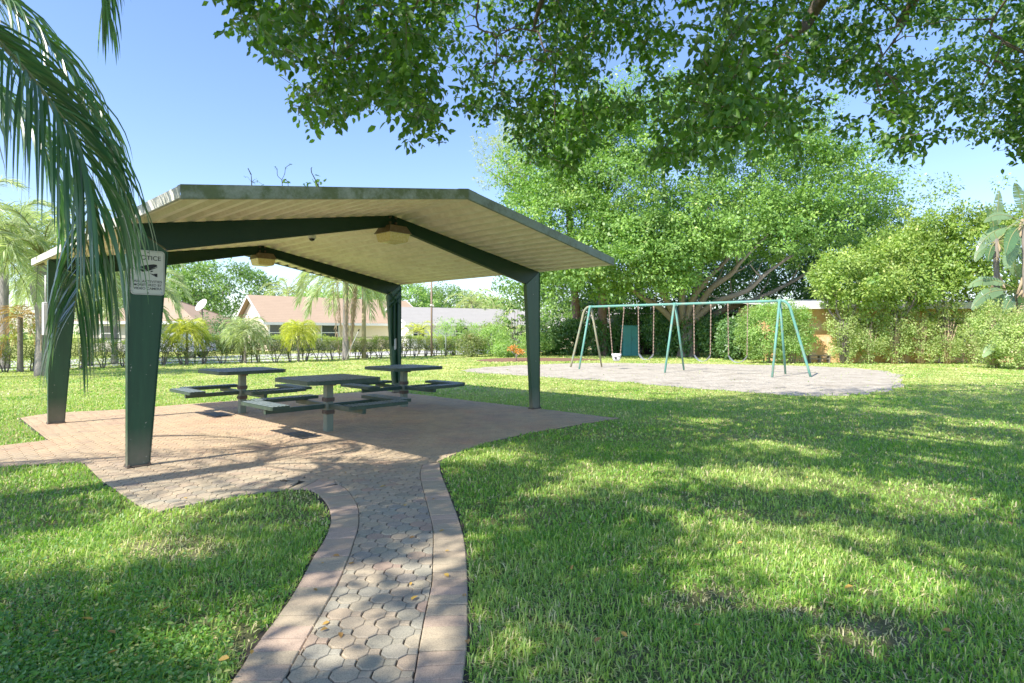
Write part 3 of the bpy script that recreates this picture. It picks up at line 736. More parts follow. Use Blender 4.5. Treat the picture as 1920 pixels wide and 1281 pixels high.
for i, (a, b) in enumerate(fl_px):
    x, y = gp(a, b, .02); o = link('fallen_leaf', lv[i % 5]); o.location = (x, y, .021); o.rotation_euler = (random.uniform(-.2, .2), random.uniform(-.2, .1), random.uniform(0, 6))
    tag(o, 'dry yellow-brown fallen leaf lying on the paved path', 'fallen leaf', 'fallen leaves on the paving')
for i, (a, b) in enumerate(fg_px):
    x, y = gp(a, b, .05); o = link('fallen_leaf', lv[(i + 2) % 5]); o.location = (x, y, .055); o.rotation_euler = (random.uniform(-.5, .5), random.uniform(-.5, .3), random.uniform(0, 6))
    tag(o, 'yellow-orange fallen leaf caught in the lawn grass', 'fallen leaf', 'fallen leaves on the lawn')

# ================================================================== SHELTER
A = Vector((-3.90, 6.10, 0)); B = Vector((.42, 10.74, 0)); C = Vector((-7.02, 8.97, 0)); Dd = Vector((-2.60, 13.5, 0))
SP = (B - A).length; DP = 4.24; MID = (A + B) / 2
EAVE, RIDGE = 2.60, 3.165
shelter = empty('picnic_shelter', (MID.x, MID.y, 0), 0, 'open picnic shelter with a cream ribbed metal roof on four dark green tapered columns', 'picnic shelter')
def loc(p): return Vector(p) - shelter.location
def W(s, v, z): return MID + U * s + V * v + Vector((0, 0, z))         # s across the span, v along the ridge
HS = SP / 2 + .10; V0, V1 = -1.63, DP + 1.35
slope = (RIDGE - EAVE) / HS
# ribbed sheets: trapezoid profile across each slope, ribs run along the ridge direction
def deck(sign):
    prof = []; s = 0.0; pitch = .203; rib = .06
    while s < HS - .001:
        for ds, z in ((0, 0), (.055, 0), (.085, rib), (.165, rib), (.195, 0)):
            if s + ds <= HS: prof.append((s + ds, z))
        s += pitch
    prof.append((HS, 0))
    vs = []; n = len(prof); t = .004
    for vv in (V0, V1):
        for (q, z) in prof: vs.append(loc(W(sign * q, vv, RIDGE - .07 - q * slope + z)))
    for vv in (V0, V1):
        for (q, z) in prof: vs.append(loc(W(sign * q, vv, RIDGE - .07 - q * slope + z + .006)))
    fs = [(i, i + 1, n + i + 1, n + i) for i in range(n - 1)] + [(2 * n + i + 1, 2 * n + i, 3 * n + i, 3 * n + i + 1) for i in range(n - 1)]
    m = MB(); m.add(vs, fs); return m.build('roof_sheet', M['deck'], shelter)
deck(1); deck(-1)
def strip(p, q, h, out, mat, name='fascia', t=.004, drop=0.0, lip=.03):
    """thin folded metal edge: vertical face h high between p and q, with a small return"""
    m = MB(); p, q = Vector(p), Vector(q); o = Vector(out).normalized()
    m.slab([p, q, q - Vector((0, 0, h)), p - Vector((0, 0, h))], o * t)
    m.slab([p + Vector((0, 0, .002)), p - o * .09 + Vector((0, 0, .002)), q - o * .09 + Vector((0, 0, .002)), q + Vector((0, 0, .002))], Vector((0, 0, .004)))
    m.slab([p - Vector((0, 0, h)), q - Vector((0, 0, h)), q - o * lip - Vector((0, 0, h)), p - o * lip - Vector((0, 0, h))], Vector((0, 0, -.004)))
    m.v = [tuple(loc(x)) for x in m.v]
    return m.build(name, mat, shelter)
for vv, o, ma in ((V0 - .006, -V, 0), (V1 + .006, V, 1)):
    strip(W(-HS - .012, vv, EAVE + .045), W(0, vv, RIDGE + .03), .115, o, M['moss_fascia'])
    strip(W(0, vv, RIDGE + .03), W(HS + .012, vv, EAVE + .045), .115, o, M['grey_fascia'])
strip(W(-HS - .012, V0, EAVE + .04), W(-HS - .012, V1, EAVE + .04), .10, -U, M['eave_fascia'])
strip(W(HS + .012, V0, EAVE + .04), W(HS + .012, V1, EAVE + .04), .10, U, M['grey_fascia'])
m = MB(); m.slab([W(-.16, V0, RIDGE - .16 * slope + .038), W(0, V0, RIDGE + .038), W(0, V1, RIDGE + .038), W(-.16, V1, RIDGE - .16 * slope + .038)], (0, 0, .005))
m.slab([W(0, V0, RIDGE + .038), W(.16, V0, RIDGE - .16 * slope + .038), W(.16, V1, RIDGE - .16 * slope + .038), W(0, V1, RIDGE + .038)], (0, 0, .005))
m.v = [tuple(loc(x)) for x in m.v]; m.build('ridge_cap', M['grey_fascia'], shelter)
# frames: tapered columns and tapered rafters
def top(s): return RIDGE - .074 - abs(s) * slope
def frame(v0, thick=.058):
    for sg in (-1, 1):
        so = sg * (SP / 2 + .095)                     # outer vertical face
        for nm in ('column',):
            wb, wt, zt = .185, .355, 2.30
            m = MB(); fr = []
            m = MB(); cs = W(so - sg * wb / 2, v0, 0); m.bbox(tuple(loc(Vector((cs.x, cs.y, .024)))), (.23, .13, .014), math.atan2(U.y, U.x), .003); bp = m.build('base_plate', M['rust'], shelter)
            for q1 in (-.095, .095):
                for q2 in (-.052, .052):
                    m = MB(); cc_ = cs + U * q1 + V * q2; m.box(tuple(loc(Vector((cc_.x, cc_.y, .04)))), (.022, .022, .018), .5); m.build('anchor_bolt', M['rust'], bp)
            # knee: column side and rafter share the mitred corner
            prof = [(so, 0), (so - sg * wb, 0), (so - sg * wt, zt - .02), (so, top(so) - .002)]
            vs = [loc(W(s, v0 + k * thick / 2, z)) for k in (-1, 1) for s, z in prof]
            fs = [(0, 1, 2, 3), (7, 6, 5, 4)] + [(i, 4 + i, 4 + (i + 1) % 4, (i + 1) % 4) for i in range(4)]
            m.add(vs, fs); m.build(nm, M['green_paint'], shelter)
            # flange plates proud of the web, both sides of the column
            m = MB()
            for (s0, s1, z1) in ((so + sg * .002, so + sg * .010, top(so) - .02),):
                m.slab([W(s0, v0 - .04, 0), W(s1, v0 - .04, 0), W(s1, v0 - .04, z1), W(s0, v0 - .04, z1)], V * .08)
            a_, b_ = W(so - sg * (wb + .002), v0 - .04, 0), W(so - sg * (wt + .002), v0 - .04, zt - .03)
            m.slab([a_, a_ - U * sg * .009, b_ - U * sg * .009, b_], V * .08)
            m.v = [tuple(loc(x)) for x in m.v]; m.build('flange', M['green_paint'], shelter)
            m = MB(); kn = (so - sg * (wt + .014), zt)
            prof = [(so - sg * .004, top(so) + .0), (so - sg * (wt + .004), zt - .0), (sg * .02, top(0) - .15), (sg * .004, top(0) - .15), (sg * .004, top(0))]
            vs = [loc(W(s, v0 + k * (thick + .012) / 2, z)) for k in (-1, 1) for s, z in prof]
            n = len(prof); fs = [tuple(range(n)), tuple(range(2 * n - 1, n - 1, -1))] + [(i, n + i, n + (i + 1) % n, (i + 1) % n) for i in range(n)]
            m.add(vs, fs)
            # lower flange strip of the rafter
            a_, b_ = W(so - sg * (wt + .004), v0 - .04, zt - .012), W(sg * .02, v0 - .04, top(0) - .162)
            w = [loc(x) for x in (a_, b_, b_ + V * .08, a_ + V * .08)]
            m.slab(w, (0, 0, .010)); 
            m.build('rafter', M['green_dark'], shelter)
frame(0.0); frame(DP)
# bolts of the knees and the splice at the ridge
m = MB()
for v0 in (0, DP):
    for s in (-.05, .05):
        for k in (-.03, -.11): m = MB(); m.box(loc(W(s, v0 - .046, top(0) + k)), (.03, .03, .03), .8); m.build('bolt', M['rust'], shelter)
pass
# crossed straps and conduit on the far right column
m = MB()
for (s0, z0, s1, z1) in ((SP / 2 - .26, 2.36, SP / 2 + .05, 2.08), (SP / 2 - .20, 2.12, SP / 2 + .09, 2.42), (SP / 2 - .24, 1.98, SP / 2 + .10, 2.26)):
    m.tube([loc(W(s0, DP - .06, z0)), loc(W(s1, DP - .06, z1))], .014, 6)
m.build('brace_straps', M['green_paint'], shelter)
m = MB(); m.tube([loc(W(SP / 2 - .02, DP - .055, .25)), loc(W(SP / 2 - .02, DP - .055, 2.2))], .022, 8); m.tube([loc(W(SP / 2 - .13, DP - .055, 1.1)), loc(W(SP / 2 - .13, DP - .055, 2.1))], .018, 8); m.build('conduit', M['green_dark'], shelter)
m = MB()
pts = [(math.cos(a) * .055 * (1 + .3 * math.sin(3 * a)), math.sin(a) * .15 * (1 + .2 * math.sin(2 * a + 1))) for a in np.linspace(0, 2 * PI, 22)[:-1]]
c0 = W(SP / 2 - .06, DP - .0318, 1.15)
m.add([loc(c0 + U * x + Vector((0, 0, y))) for x, y in pts], [tuple(range(21))]); m.build('bare_paint_patch', M['white_wall'], shelter)
# utility box on the far left column
e = empty('electric_box', W(-SP / 2 - .16, DP - .03, 1.62), math.atan2(U.y, U.x), 'narrow pale grey electrical box fixed to the far left shelter column', 'electrical box')
m = MB(); m.bbox((.02, .02, 0), (.055, .10, .50), 0, .008); m.build('case', M['fascia_white'], e)
m = MB(); m.bbox((.02, -.035, 0), (.05, .010, .44), 0, .003); m.build('lid', M['trim'], e); m = MB(); m.tube([(.03, .02, .25), (.03, .02, .66)], .010, 8); m.build('conduit', M['fascia_white'], e)

# lamps under the ridge
def lamp(v0, label):
    c = W(.03, v0 - .0, top(0) - .175)
    e = empty('ceiling_lamp', c, math.atan2(U.y, U.x), label, 'lamp', 'lamps under the shelter ridge')
    def frus(m, z0, z1, a0, b0, a1, b1):
        vs = [(x * a0, y * b0, z0) for x, y in ((-1, -1), (1, -1), (1, 1), (-1, 1))] + [(x * a1, y * b1, z1) for x, y in ((-1, -1), (1, -1), (1, 1), (-1, 1))]
        m.add(vs, [(3, 2, 1, 0), (4, 5, 6, 7)] + [(i, (i + 1) % 4, 4 + (i + 1) % 4, 4 + i) for i in range(4)])
    m = MB(); frus(m, -.075, .02, .185, .185, .14, .14); frus(m, -.088, -.076, .192, .192, .19, .19); m.build('housing', M['lamp_house'], e)
    m = MB(); frus(m, -.20, -.089, .15, .15, .172, .172); frus(m, -.212, -.201, .125, .125, .148, .148); m.build('lens', M['lens'], e)
lamp(0, 'yellowed square lamp with brown housing under the near ridge end'); lamp(DP, 'yellowed square lamp under the farther ridge joint, above the houses')
cz = W(-.66, 1.05, 0)
e = empty('dome_camera', (cz.x, cz.y, 2.80), 0, 'small white dome camera hanging below the roof sheet on a short tube', 'security camera')
m = MB(); m.lathe([(.0, .075), (.05, .07), (.058, .03), (.055, 0)], (0, 0, 0)); m.build('housing', M['trim'], e)
m = MB(); m.lathe([(.044, -.001), (.034, -.028), (.0, -.04)], (0, 0, 0)); m.build('dome', M['black'], e)
m = MB(); m.tube([(0, 0, .07), (.03, .0, .10), (.42, -.22, .155)], .011, 8); m.build('conduit', M['trim'], e)

# seedlings rooted on the roof edge
def sapling(px, label, hgt, kind, seed):
    rs = random.Random(seed)
    lo, hi = -HS, 0.0
    for _ in range(40):
        mid_ = (lo + hi) / 2; w = W(mid_, V0 + .05, 0)
        if CX + w.x / w.y * F < px: lo = mid_
        else: hi = mid_
    z0 = EAVE + .045 + (HS + lo) * slope - .01
    w = W(lo, V0 + .05, z0); e = empty('roof_seedling', w, math.atan2(U.y, U.x), label, 'seedling', 'seedlings sprouting from the roof edge')
    m = MB(); tips = []
    if kind == 0:
        m.tube([(0, 0, -.02), (.0, 0, .06), (-.005, 0, .12)], [.006, .005, .003], 5); m.tube([(-.005, 0, .12), (-.035, .0, .175)], [.006, .004], 5)
        for q in [(-.06, 0, .09), (.05, .01, .08), (.10, 0, .05), (.02, 0, .05)]:
            m.tube([(0, 0, .05), Vector(q) * .6 + Vector((0, 0, .04)), q], .0018, 4); tips.append((q, 4, .014))
    elif kind == 1:
        m.tube([(0, 0, -.02), (-.008, 0, .08)], .004, 5)
        for ctl in ([(-.008, 0, .08), (.02, 0, .14), (.03, 0, .20), (.07, 0, .24), (.09, 0, .25)], [(-.008, 0, .08), (-.05, 0, .11), (-.055, 0, .17), (-.075, 0, .19)]):
            m.tube(smooth_line(ctl, 3), .003, 5)
            for q in ctl[2:]: tips.append((q, 4, .014))
        m.tube([(.06, 0, 0), (.05, 0, .07), (.03, 0, .09)], .003, 5); tips += [((.03, 0, .085), 2, .045), ((.07, 0, .06), 3, .045)]
    else:
        m.tube([(.06, 0, -.02), (.0, 0, .08), (-.045, 0, .15), (-.05, 0, .19), (-.04, 0, .205)], [.007, .006, .005, .005, .003], 6)
        m.tube([(.03, 0, .03), (.035, 0, .09)], .003, 5); tips += [((-.02, 0, .03), 4, .07), ((-.08, 0, .02), 3, .06), ((.03, 0, .05), 4, .07), ((.035, 0, .09), 1, .065), ((-.11, 0, .0), 3, .05)]
    m.build('stem', M['bark_twig'], e)
    rng = np.random.default_rng(seed); P, D, L = [], [], []
    for q, n, s in tips:
        for i in range(n): P.append(np.array(q) + rng.normal(size=3) * .012 * (s / .03)); D.append(rng.normal(size=3) + np.array([0, 0, .25])); L.append(s * rng.uniform(.8, 1.1))
    P = np.array(P); P[:, 2] = np.maximum(P[:, 2], .0); L = np.array(L); D = unit(np.array(D)); N = np.tile([[0, -1., .5]], (len(P), 1)) + rng.normal(size=(len(P), 3)) * .4
    link('leaves', leaf_mesh('leaves', P, D, N, L, L * .5, rng.random(len(P)), M['leaf_shrub'], True), e)
sapling(472, 'thin sparse seedling, leftmost of the three on the roof edge', .2, 0, 1)
sapling(530, 'forked twiggy seedling with tiny leaves, tallest on the roof edge', .25, 1, 2)
sapling(592, 'seedling with large glossy oval leaves on the roof edge', .2, 2, 3)

# ------------------------------------------------------------------ notice sign
sc_ = W(-SP / 2 + .078, -.048, 2.035)
sgn = empty('notice_sign', sc_, math.atan2(U.y, U.x), 'white metal notice sign with a camera picture on the near left column', 'sign')
def rrect(w, h, r, n=5):
    out = []
    for cx, cy, a0 in ((w - r, h - r, 0), (-w + r, h - r, 90), (-w + r, -h + r, 180), (w - r, -h + r, 270)):
        for k in range(n + 1): a = R(a0 + 90 * k / n); out.append((cx + r * math.cos(a), cy + r * math.sin(a)))
    return out
SW, SH = .155, .232
m = MB(); o = rrect(SW, SH, .03); n = len(o)
m.add([(x, 0, z) for x, z in o] + [(x, .004, z) for x, z in o], [tuple(range(n - 1, -1, -1)), tuple(range(n, 2 * n))] + [(i, (i + 1) % n, n + (i + 1) % n, n + i) for i in range(n)])
M['sign_face'] = paint('reflective_sign_face', (.50, .52, .45), .45, .05, .35, (.34, .37, .30), .5, 12)
m.build('panel', M['sign_face'], sgn)
M['sign_ink'] = paint('sign_ink', (.012, .012, .014), .6, .1, .2)
m = MB(); a_, b_ = rrect(SW - .008, SH - .008, .025), rrect(SW - .0105, SH - .0105, .0225)
m.add([(x, -.0012, z) for x, z in a_] + [(x, -.0012, z) for x, z in b_], [(i, (i + 1) % n, n + (i + 1) % n, n + i) for i in range(n)]); m.build('border_line', M['sign_ink'], sgn)
def text(s, size, x, z, width, bold=0.0):
    cu = bpy.data.curves.new('lettering', 'FONT'); cu.body = s; cu.size = size; cu.align_x = 'CENTER'; cu.offset = bold
    ob = bpy.data.objects.new('lettering', cu); COL.objects.link(ob); bpy.context.view_layer.update()
    dg = bpy.context.evaluated_depsgraph_get(); me = bpy.data.meshes.new_from_object(ob.evaluated_get(dg)); bpy.data.objects.remove(ob)
    xsv = [v.co.x for v in me.vertices]; w0 = max(xsv) - min(xsv); c = (max(xsv) + min(xsv)) / 2; k = width / w0
    for v in me.vertices: v.co = Vector(((v.co.x - c) * k, 0, v.co.y))
    me.materials.clear(); me.materials.append(M['sign_ink']); ob = link('lettering', me, sgn); ob.location = (x, -.0016, z); return ob
text('NOTICE', .064, .003, .132, .235, .0012)
text('ALL ACTIVITIES', .036, 0, -.105, .262, .0006)
text('MONITORED BY', .036, 0, -.142, .262, .0006)
text('VIDEO CAMERA', .036, 0, -.179, .262, .0006)
m = MB()
def poly(pts, y=-.0016): m.add([(x, y, z) for x, z in pts], [tuple(range(len(pts)))])
poly([(-.085, .052), (-.02, .078), (.055, .092), (.082, .088), (.088, .070), (.010, .030), (-.012, .022)][::1])
poly([(-.098, .043), (-.088, .049), (-.018, .018), (-.004, .026), (.088, .064), (.088, .058), (-.004, .012), (-.022, .012)][::1])
poly([(-.072, .036), (-.03, .018), (-.03, .004), (-.056, .006), (-.076, .02)])
poly([(.02, .004), (.045, .012), (.05, .024), (.025, .022)])
poly([(.012, -.006), (.07, -.016), (.07, -.026), (.052, -.03)]); poly([(.056, -.008), (.088, -.004), (.088, -.044), (.062, -.038), (.058, -.026)])
poly([(-.150, .078), (-.146, .078), (-.095, .042), (-.098, .038)]); poly([(-.150, .078), (-.147, .079), (-.118, .022), (-.122, .020)])
m.build('camera_picture', M['sign_ink'], sgn)
m = MB(); m.lathe([(.0, .0), (.007, 0), (.007, .002)], (0, 0, 0), 12); m.build('x', M['rust']); bpy.data.objects.remove(bpy.data.objects['x'])
for z in (.208, -.213):
    mm = MB(); mm.tube([(0, .002, z), (0, -.005, z)], .007, 10); mm.build('bolt', M['rust'], sgn)
mm = MB(); mm.tube([(.128, 0, -.205), (.128, -.0015, -.205)], .009, 14); mm.build('sticker', paint('blue_sticker', (.30, .36, .42), .5), sgn)

# ------------------------------------------------------------------ picnic tables
tex_m, nt, out = newmat('perforated_steel')
P = objc(nt); sep = nt.nodes.new('ShaderNodeSeparateXYZ'); nt.links.new(P, sep.inputs[0])
def saw(o, sc):
    a = math_(nt, 'MULTIPLY', o, sc); a = math_(nt, 'FRACT', a); a = math_(nt, 'SUBTRACT', a, .5); return math_(nt, 'MULTIPLY', a, a)
rad_ = saw(sep.outputs[0], 19); hole = math_(nt, 'LESS_THAN', rad_, .05)
n1 = noise(nt, 7, 5, .7, P); c = ramp(nt, n1, [(.35, (.13, .18, .18)), (.55, (.20, .26, .26)), (.75, (.34, .40, .38))])
c = mix(nt, hole, c, (.004, .006, .005)); solid = math_(nt, 'SUBTRACT', 1.0, hole)
pr = principled(nt, out, c, .5, .35, hole, .4, -.004); nt.links.new(math_(nt, 'MULTIPLY', solid, .35), pr.inputs['Specular IOR Level'])
M['perf'] = tex_m
def plank(mb, cx, cy, sx, sy, z, t=.045, ch=.03):
    pts = [(-sx + ch, -sy), (sx - ch, -sy), (sx, -sy + ch), (sx, sy - ch), (sx - ch, sy), (-sx + ch, sy), (-sx, sy - ch), (-sx, -sy + ch)]
    mb.prism([(cx + x, cy + y) for x, y in pts], z - t, z)
def picnic_table(loc_, rz, label):
    e = empty('picnic_table', loc_, rz, label, 'picnic table', 'picnic tables under the shelter')
    m = MB(); plank(m, 0, 0, .56, .56, .775, .055, .10); m.build('tabletop', M['table'], e)
    m = MB(); h = .545; pts = [(-h + .095, -h), (h - .095, -h), (h, -h + .095), (h, h - .095), (h - .095, h), (-h + .095, h), (-h, h - .095), (-h, -h + .095)]
    m.add([(x, y, .7775) for x, y in pts], [tuple(range(8))]); m.build('perforated_panel', M['perf'], e)
    m = MB(); m.bbox((0, 0, .36), (.105, .105, .72), 0, .006); m.build('post', M['post_grey'], e)
    m = MB(); m.box((0, 0, .708), (.34, .06, .025)); m.box((0, 0, .682), (.06, .34, .025)); m.build('top_support', M['rust'], e)
    for sx, sy, shx, shy in ((-1, 0, 0, .24), (1, 0, 0, -.24), (0, -1, .24, 0), (0, 1, -.24, 0)):
        cx, cy = sx * .80 + shx, sy * .80 + shy; L_, w_ = (.13, .47) if sx else (.47, .13)
        m = MB(); plank(m, cx, cy, L_, w_, .455, .045, .02); s = m.build('seat', M['table_side'] if False else M['table'], e)
        m = MB(); a, b = L_ - .012, w_ - .012; m.add([(cx - a, cy - b, .4575), (cx + a, cy - b, .4575), (cx + a, cy + b, .4575), (cx - a, cy + b, .4575)], [(0, 1, 2, 3)]); m.build('perforated_panel', M['perf'], s)
        m = MB(); m.box((sx * .49, sy * .49, .375), (.84 if sx else .055, .055 if sx else .84, .065)); m.box((cx, cy, .401), (.05 if sx else .7, .7 if sx else .05, .018)); m.build('seat_arm', M['table'], e)
        m = MB()
        for zz in (.475, .30):
            m.box((sx * .058, sy * .058, zz - .01), (.012 if sx else .12, .12 if sx else .012, .06))
            for q in (-.035, .035): m.box((sx * .068 + (q if not sx else 0), sy * .068 + (q if sx else 0), zz - .01), (.018, .018, .018))
            m.build('bracket', M['rust'], e); m = MB()
    return e
au = math.atan2(U.y, U.x)
picnic_table((-4.68, 10.15, 0), au, 'green metal picnic table farthest left, nearest the houses')
picnic_table((-2.60, 8.28, 0), au, 'green metal picnic table nearest the camera, between the two others')
picnic_table((-2.04, 11.05, 0), au, 'green metal picnic table farthest right, in front of the far column')
# dark floor plates in the paving
def plate(cx, cy, label):
    e = empty('floor_plate', (cx, cy, .02), au, label, 'floor plate', 'dark plates set in the patio')
    m = MB(); m.bbox((0, 0, 0), (.30, .56, .012), 0, .003); m.build('plate', M['black'], e)
    m = MB(); rs2 = random.Random(int(cx * 10))
    for i in range(7):
        for j in range(3):
            m.box(((j - 1) * .085 + rs2.uniform(-.01, .01), (i - 3) * .07, .0078), (.05 + rs2.uniform(-.015, .015), .022, .003), rs2.uniform(-.3, .3))
    m.build('raised_studs', M['lamp_house'], e)
x, y = gp(411, 779); plate(x, y, 'dark rectangular plate set in the pavers beside the left table')
x, y = gp(567, 818.5); plate(x, y, 'dark rectangular plate set in the pavers in front of the nearest table')

# ================================================================== SWING SET
S0 = Vector((*gp(1107, 690.5), 0)); S2 = Vector((*gp(1462, 705), 0))
ax = (S2 - S0).normalized(); ln = (S2 - S0).length; nx = Vector((-ax.y, ax.x, 0))
H = 2.46; sw = empty('swing_set', S0, math.atan2(ax.y, ax.x), 'long teal painted swing frame with rusty patches standing in the sand', 'swing set')
m = MB(); m.tube([(x, 0, H) for x in np.linspace(0, ln, 12)], .043, 12); m.build('top_beam', M['teal'], sw)
def leg(pts, mat='teal', r=.036):
    m = MB(); m.tube(pts, r, 10); m.build('leg', M[mat], sw)
SPR = .92
for x0, e0 in ((0.0, -1), (ln * .495, 0), (ln, 1)):
    for sgn_, mt in ((-1, 'teal'), (1, 'teal' if x0 > 0 else 'teal_rust')):
        leg([(x0 + .0, sgn_ * .05, H - .02), (x0 - .02 * e0, sgn_ * SPR, .0)], mt)
    if e0:
        pts = smooth_line([(x0, 0, H), (x0 + e0 * .16, 0, H - .03), (x0 + e0 * .30, 0, H - .20), (x0 + e0 * .40, 0, H - .55), (x0 + e0 * .92, 0, -.0)], 6); leg(pts, 'teal' if e0 > 0 else 'teal_rust', .040)
    m = MB(); m.tube([(x0 - .06, 0, H), (x0 + .06, 0, H)], .054, 12); m.tube([(x0, -.06, H - .03), (x0, .06, H - .03)], .048, 10); m.build('joint_collar', M['teal'], sw)
def chain(m, p, q):
    p, q = Vector(p), Vector(q); n = int((q - p).length / .06); t = (q - p).normalized(); a = t.cross(Vector((0, 1, 0))).normalized(); b = t.cross(a)
    for i in range(n):
        c = p.lerp(q, (i + .5) / n); w = a if i % 2 else b
        m.slab([c - w * .013 - t * .036, c + w * .013 - t * .036, c + w * .013 + t * .036, c - w * .013 + t * .036], (t.cross(w)) * .009)
M44 = Matrix.Translation(S0) @ Matrix.Rotation(math.atan2(ax.y, ax.x), 4, 'Z')
def swing(px0, px1, label, bucket=False):
    def xat(px):
        k = (px - CX) / F; return (k * S0.y - S0.x) / (ax.x - k * ax.y)
    xa, xb = xat(px0), xat(px1); c = (xa + xb) / 2; hw = (xb - xa) / 2
    o = M44 @ Vector((c, 0, 0)); e = empty('swing', (o.x, o.y, 0), math.atan2(ax.y, ax.x), label, 'swing', 'swings hanging from the teal frame')
    b = .10 * hw if not bucket else hw - .17
    for s in (-1, 1):
        m = MB(); m.box((s * hw, 0, H - .07), (.04, .05, .10)); m.box((s * hw, 0, H - .15), (.022, .022, .07)); m.build('hanger', M['chain'], e)
        m = MB(); chain(m, (s * hw, 0, H - .17), (s * (hw - b * (1 if bucket else .6)), 0, .62 if not bucket else .60)); m.build('chain', M['chain'], e)
    if not bucket:
        vs = []; n = 10; fs = []
        for i in range(n + 1):
            t = -1 + 2 * i / n; x = t * (hw - b * .6); z = .40 + .22 * abs(t) ** 2.4 if True else 0
            w = .075 if abs(t) < .85 else .04
            for yy, zz in ((-w, 0), (w, 0), (w, .012), (-w, .012)): vs.append((x, yy, z + zz))
        for i in range(n):
            for k in range(4): fs.append((i * 4 + k, i * 4 + (k + 1) % 4, (i + 1) * 4 + (k + 1) % 4, (i + 1) * 4 + k))
        fs += [(3, 2, 1, 0), (n * 4, n * 4 + 1, n * 4 + 2, n * 4 + 3)]
        m = MB(); m.add(vs, fs); m.build('belt_seat', M['rubber'], e)
    else:
        m = MB()
        def ring(z0, z1, r0, r1, th=.02):
            n = 20; vs = []
            for r, z in ((r0, z0), (r1, z1), (r1 - th, z1), (r0 - th, z0)):
                for k in range(n): vs.append((r * math.cos(2 * PI * k / n) * 1.05, r * math.sin(2 * PI * k / n) * .85, z))
            m.add(vs, [(j * n + k, j * n + (k + 1) % n, ((j + 1) % 4) * n + (k + 1) % n, ((j + 1) % 4) * n + k) for j in range(4) for k in range(n)], 0, True)
        ring(.46, .60, .15, .19); ring(.33, .46, .11, .15); m.box((0, 0, .335), (.16, .14, .02)); m.build('bucket_seat', M['white_plastic'], e)
        m = MB(); m.tube([(.03, -.125, .44), (.03, -.15, .44)], .05, 14); m.build('leg_hole', M['black'], e)
swing(1142, 1170, 'white bucket swing, leftmost on the teal frame', True)
swing(1197, 1226, 'grey belt swing in front of the dark shed')
swing(1301, 1333, 'grey belt swing just right of the middle legs')
swing(1365, 1402, 'grey belt swing nearest the right end of the frame')

# teal cabinet and dark shed behind
c = Vector((*gp(1181, 667), 0)); e = empty('utility_cabinet', c, .05, 'tall teal metal utility cabinet in front of the dark thicket', 'cabinet')
d_ = c.y; wd = 30 * d_ / F; hh = 1.4 + (625 - 612) * d_ / F
m = MB(); m.bbox((0, 0, hh / 2), (wd, .6, hh), 0, .015); m.build('case', M['box_green'], e)
m = MB(); m.bbox((0, 0, hh + .028), (wd + .05, .66, .05), 0, .008); m.build('lid', M['box_green'], e); m = MB(); m.box((0, -.306, hh / 2), (.012, .01, hh - .1)); m.box((.06, -.312, hh * .55), (.02, .02, .14)); m.build('door_seam', M['box_dark'], e)
c = Vector((*gp(1214, 665), 0)); e = empty('dark_locker', c + Vector((0, .5, 0)), .05, 'dark metal locker standing right of the teal cabinet', 'locker')
m = MB(); m.bbox((0, 0, .80), (.78, .6, 1.6), 0, .015); m.build('case', M['box_dark'], e); m = MB(); m.bbox((0, 0, 1.63), (.84, .66, .05), 0, .006); m.build('lid', M['box_dark'], e)
m = MB(); m.bbox((-.19, -.312, .8), (.36, .02, 1.45), 0, .004); m.build('door', M['box_dark'], e); m = MB(); m.bbox((.19, -.312, .8), (.36, .02, 1.45), 0, .004); m.build('door', M['box_dark'], e)
# low plank bench by the orange wall
c = Vector((*gp(1537, 681), 0)); e = empty('low_bench', c, .02, 'low weathered wooden bench against the orange wall', 'bench')
m = MB(); m.bbox((0, 0, .36), (1.08, .13, .035), 0, .006); m.bbox((0, .16, .36), (1.08, .13, .035), 0, .006); m.build('seat', M['bark_grey'], e)
m = MB(); m.bbox((0, -.02, .20), (1.05, .03, .05), 0, .004); m.build('rail', M['bark_grey'], e)
for s in (-.46, .46, .02):
    m = MB(); m.bbox((s, .08, .17), (.06, .24, .335), 0, .006); m.build('leg', M['bark_grey'], e)

# ================================================================== HEDGE AND FENCE
HLs = sl(HL, 8); HLx = ext(HL)
L_ = arclen(HLx); tot = L_[-1]
n_h = int(tot / .78)
HP = [sample(HLx, (k + .5) / n_h) for k in range(n_h)]
hb = []
def hedge_variant(seed):
    rng = np.random.default_rng(seed); rs = random.Random(seed)
    mb = MB()
    for i in range(rs.choice((3, 4, 5))):
        x = rs.uniform(-.2, .2); y = rs.uniform(-.15, .15); pts = [(x * .5, y, -.03), (x, y, .2), (x * 1.5 + rs.uniform(-.1, .1), y, .45), (x * 2 + rs.uniform(-.15, .15), y, .8)]
        mb.tube(smooth_line(pts, 2), [.032, .03, .027, .024, .02, .017, .014], 5)
        for j in range(3):
            q = Vector(pts[2]); mb.tube([q, q + Vector((rs.uniform(-.3, .3), rs.uniform(-.2, .2), rs.uniform(.1, .4)))], [.012, .005], 4)
    st = mb.build('stems', M['bark_grey']); sm = st.data; bpy.data.objects.remove(st)
    C = np.stack([rng.uniform(-.44, .44, 105), rng.uniform(-.3, .3, 105), .32 + .76 * rng.random(105) ** .75], 1)
    P, D, N, Ls, Wd, rnd = clump_leaves(C, np.full(len(C), .15), 26, .05, rng, flat=.9)
    fo = leaf_mesh('foliage', P, D, N, Ls, Wd, rnd, M['leaf_hedge'])
    C = np.stack([rng.uniform(-.42, .42, 34), rng.uniform(-.3, .3, 34), 1.10 + .10 * rng.random(34)], 1)  # paler leaves along the hedge top
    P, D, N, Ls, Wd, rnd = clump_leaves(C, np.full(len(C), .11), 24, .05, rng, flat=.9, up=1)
    return sm, fo, leaf_mesh('top_growth', P, D, N, Ls, Wd, rnd, M['leaf_hedge_top'])
hv = [hedge_variant(40 + i) for i in range(4)]
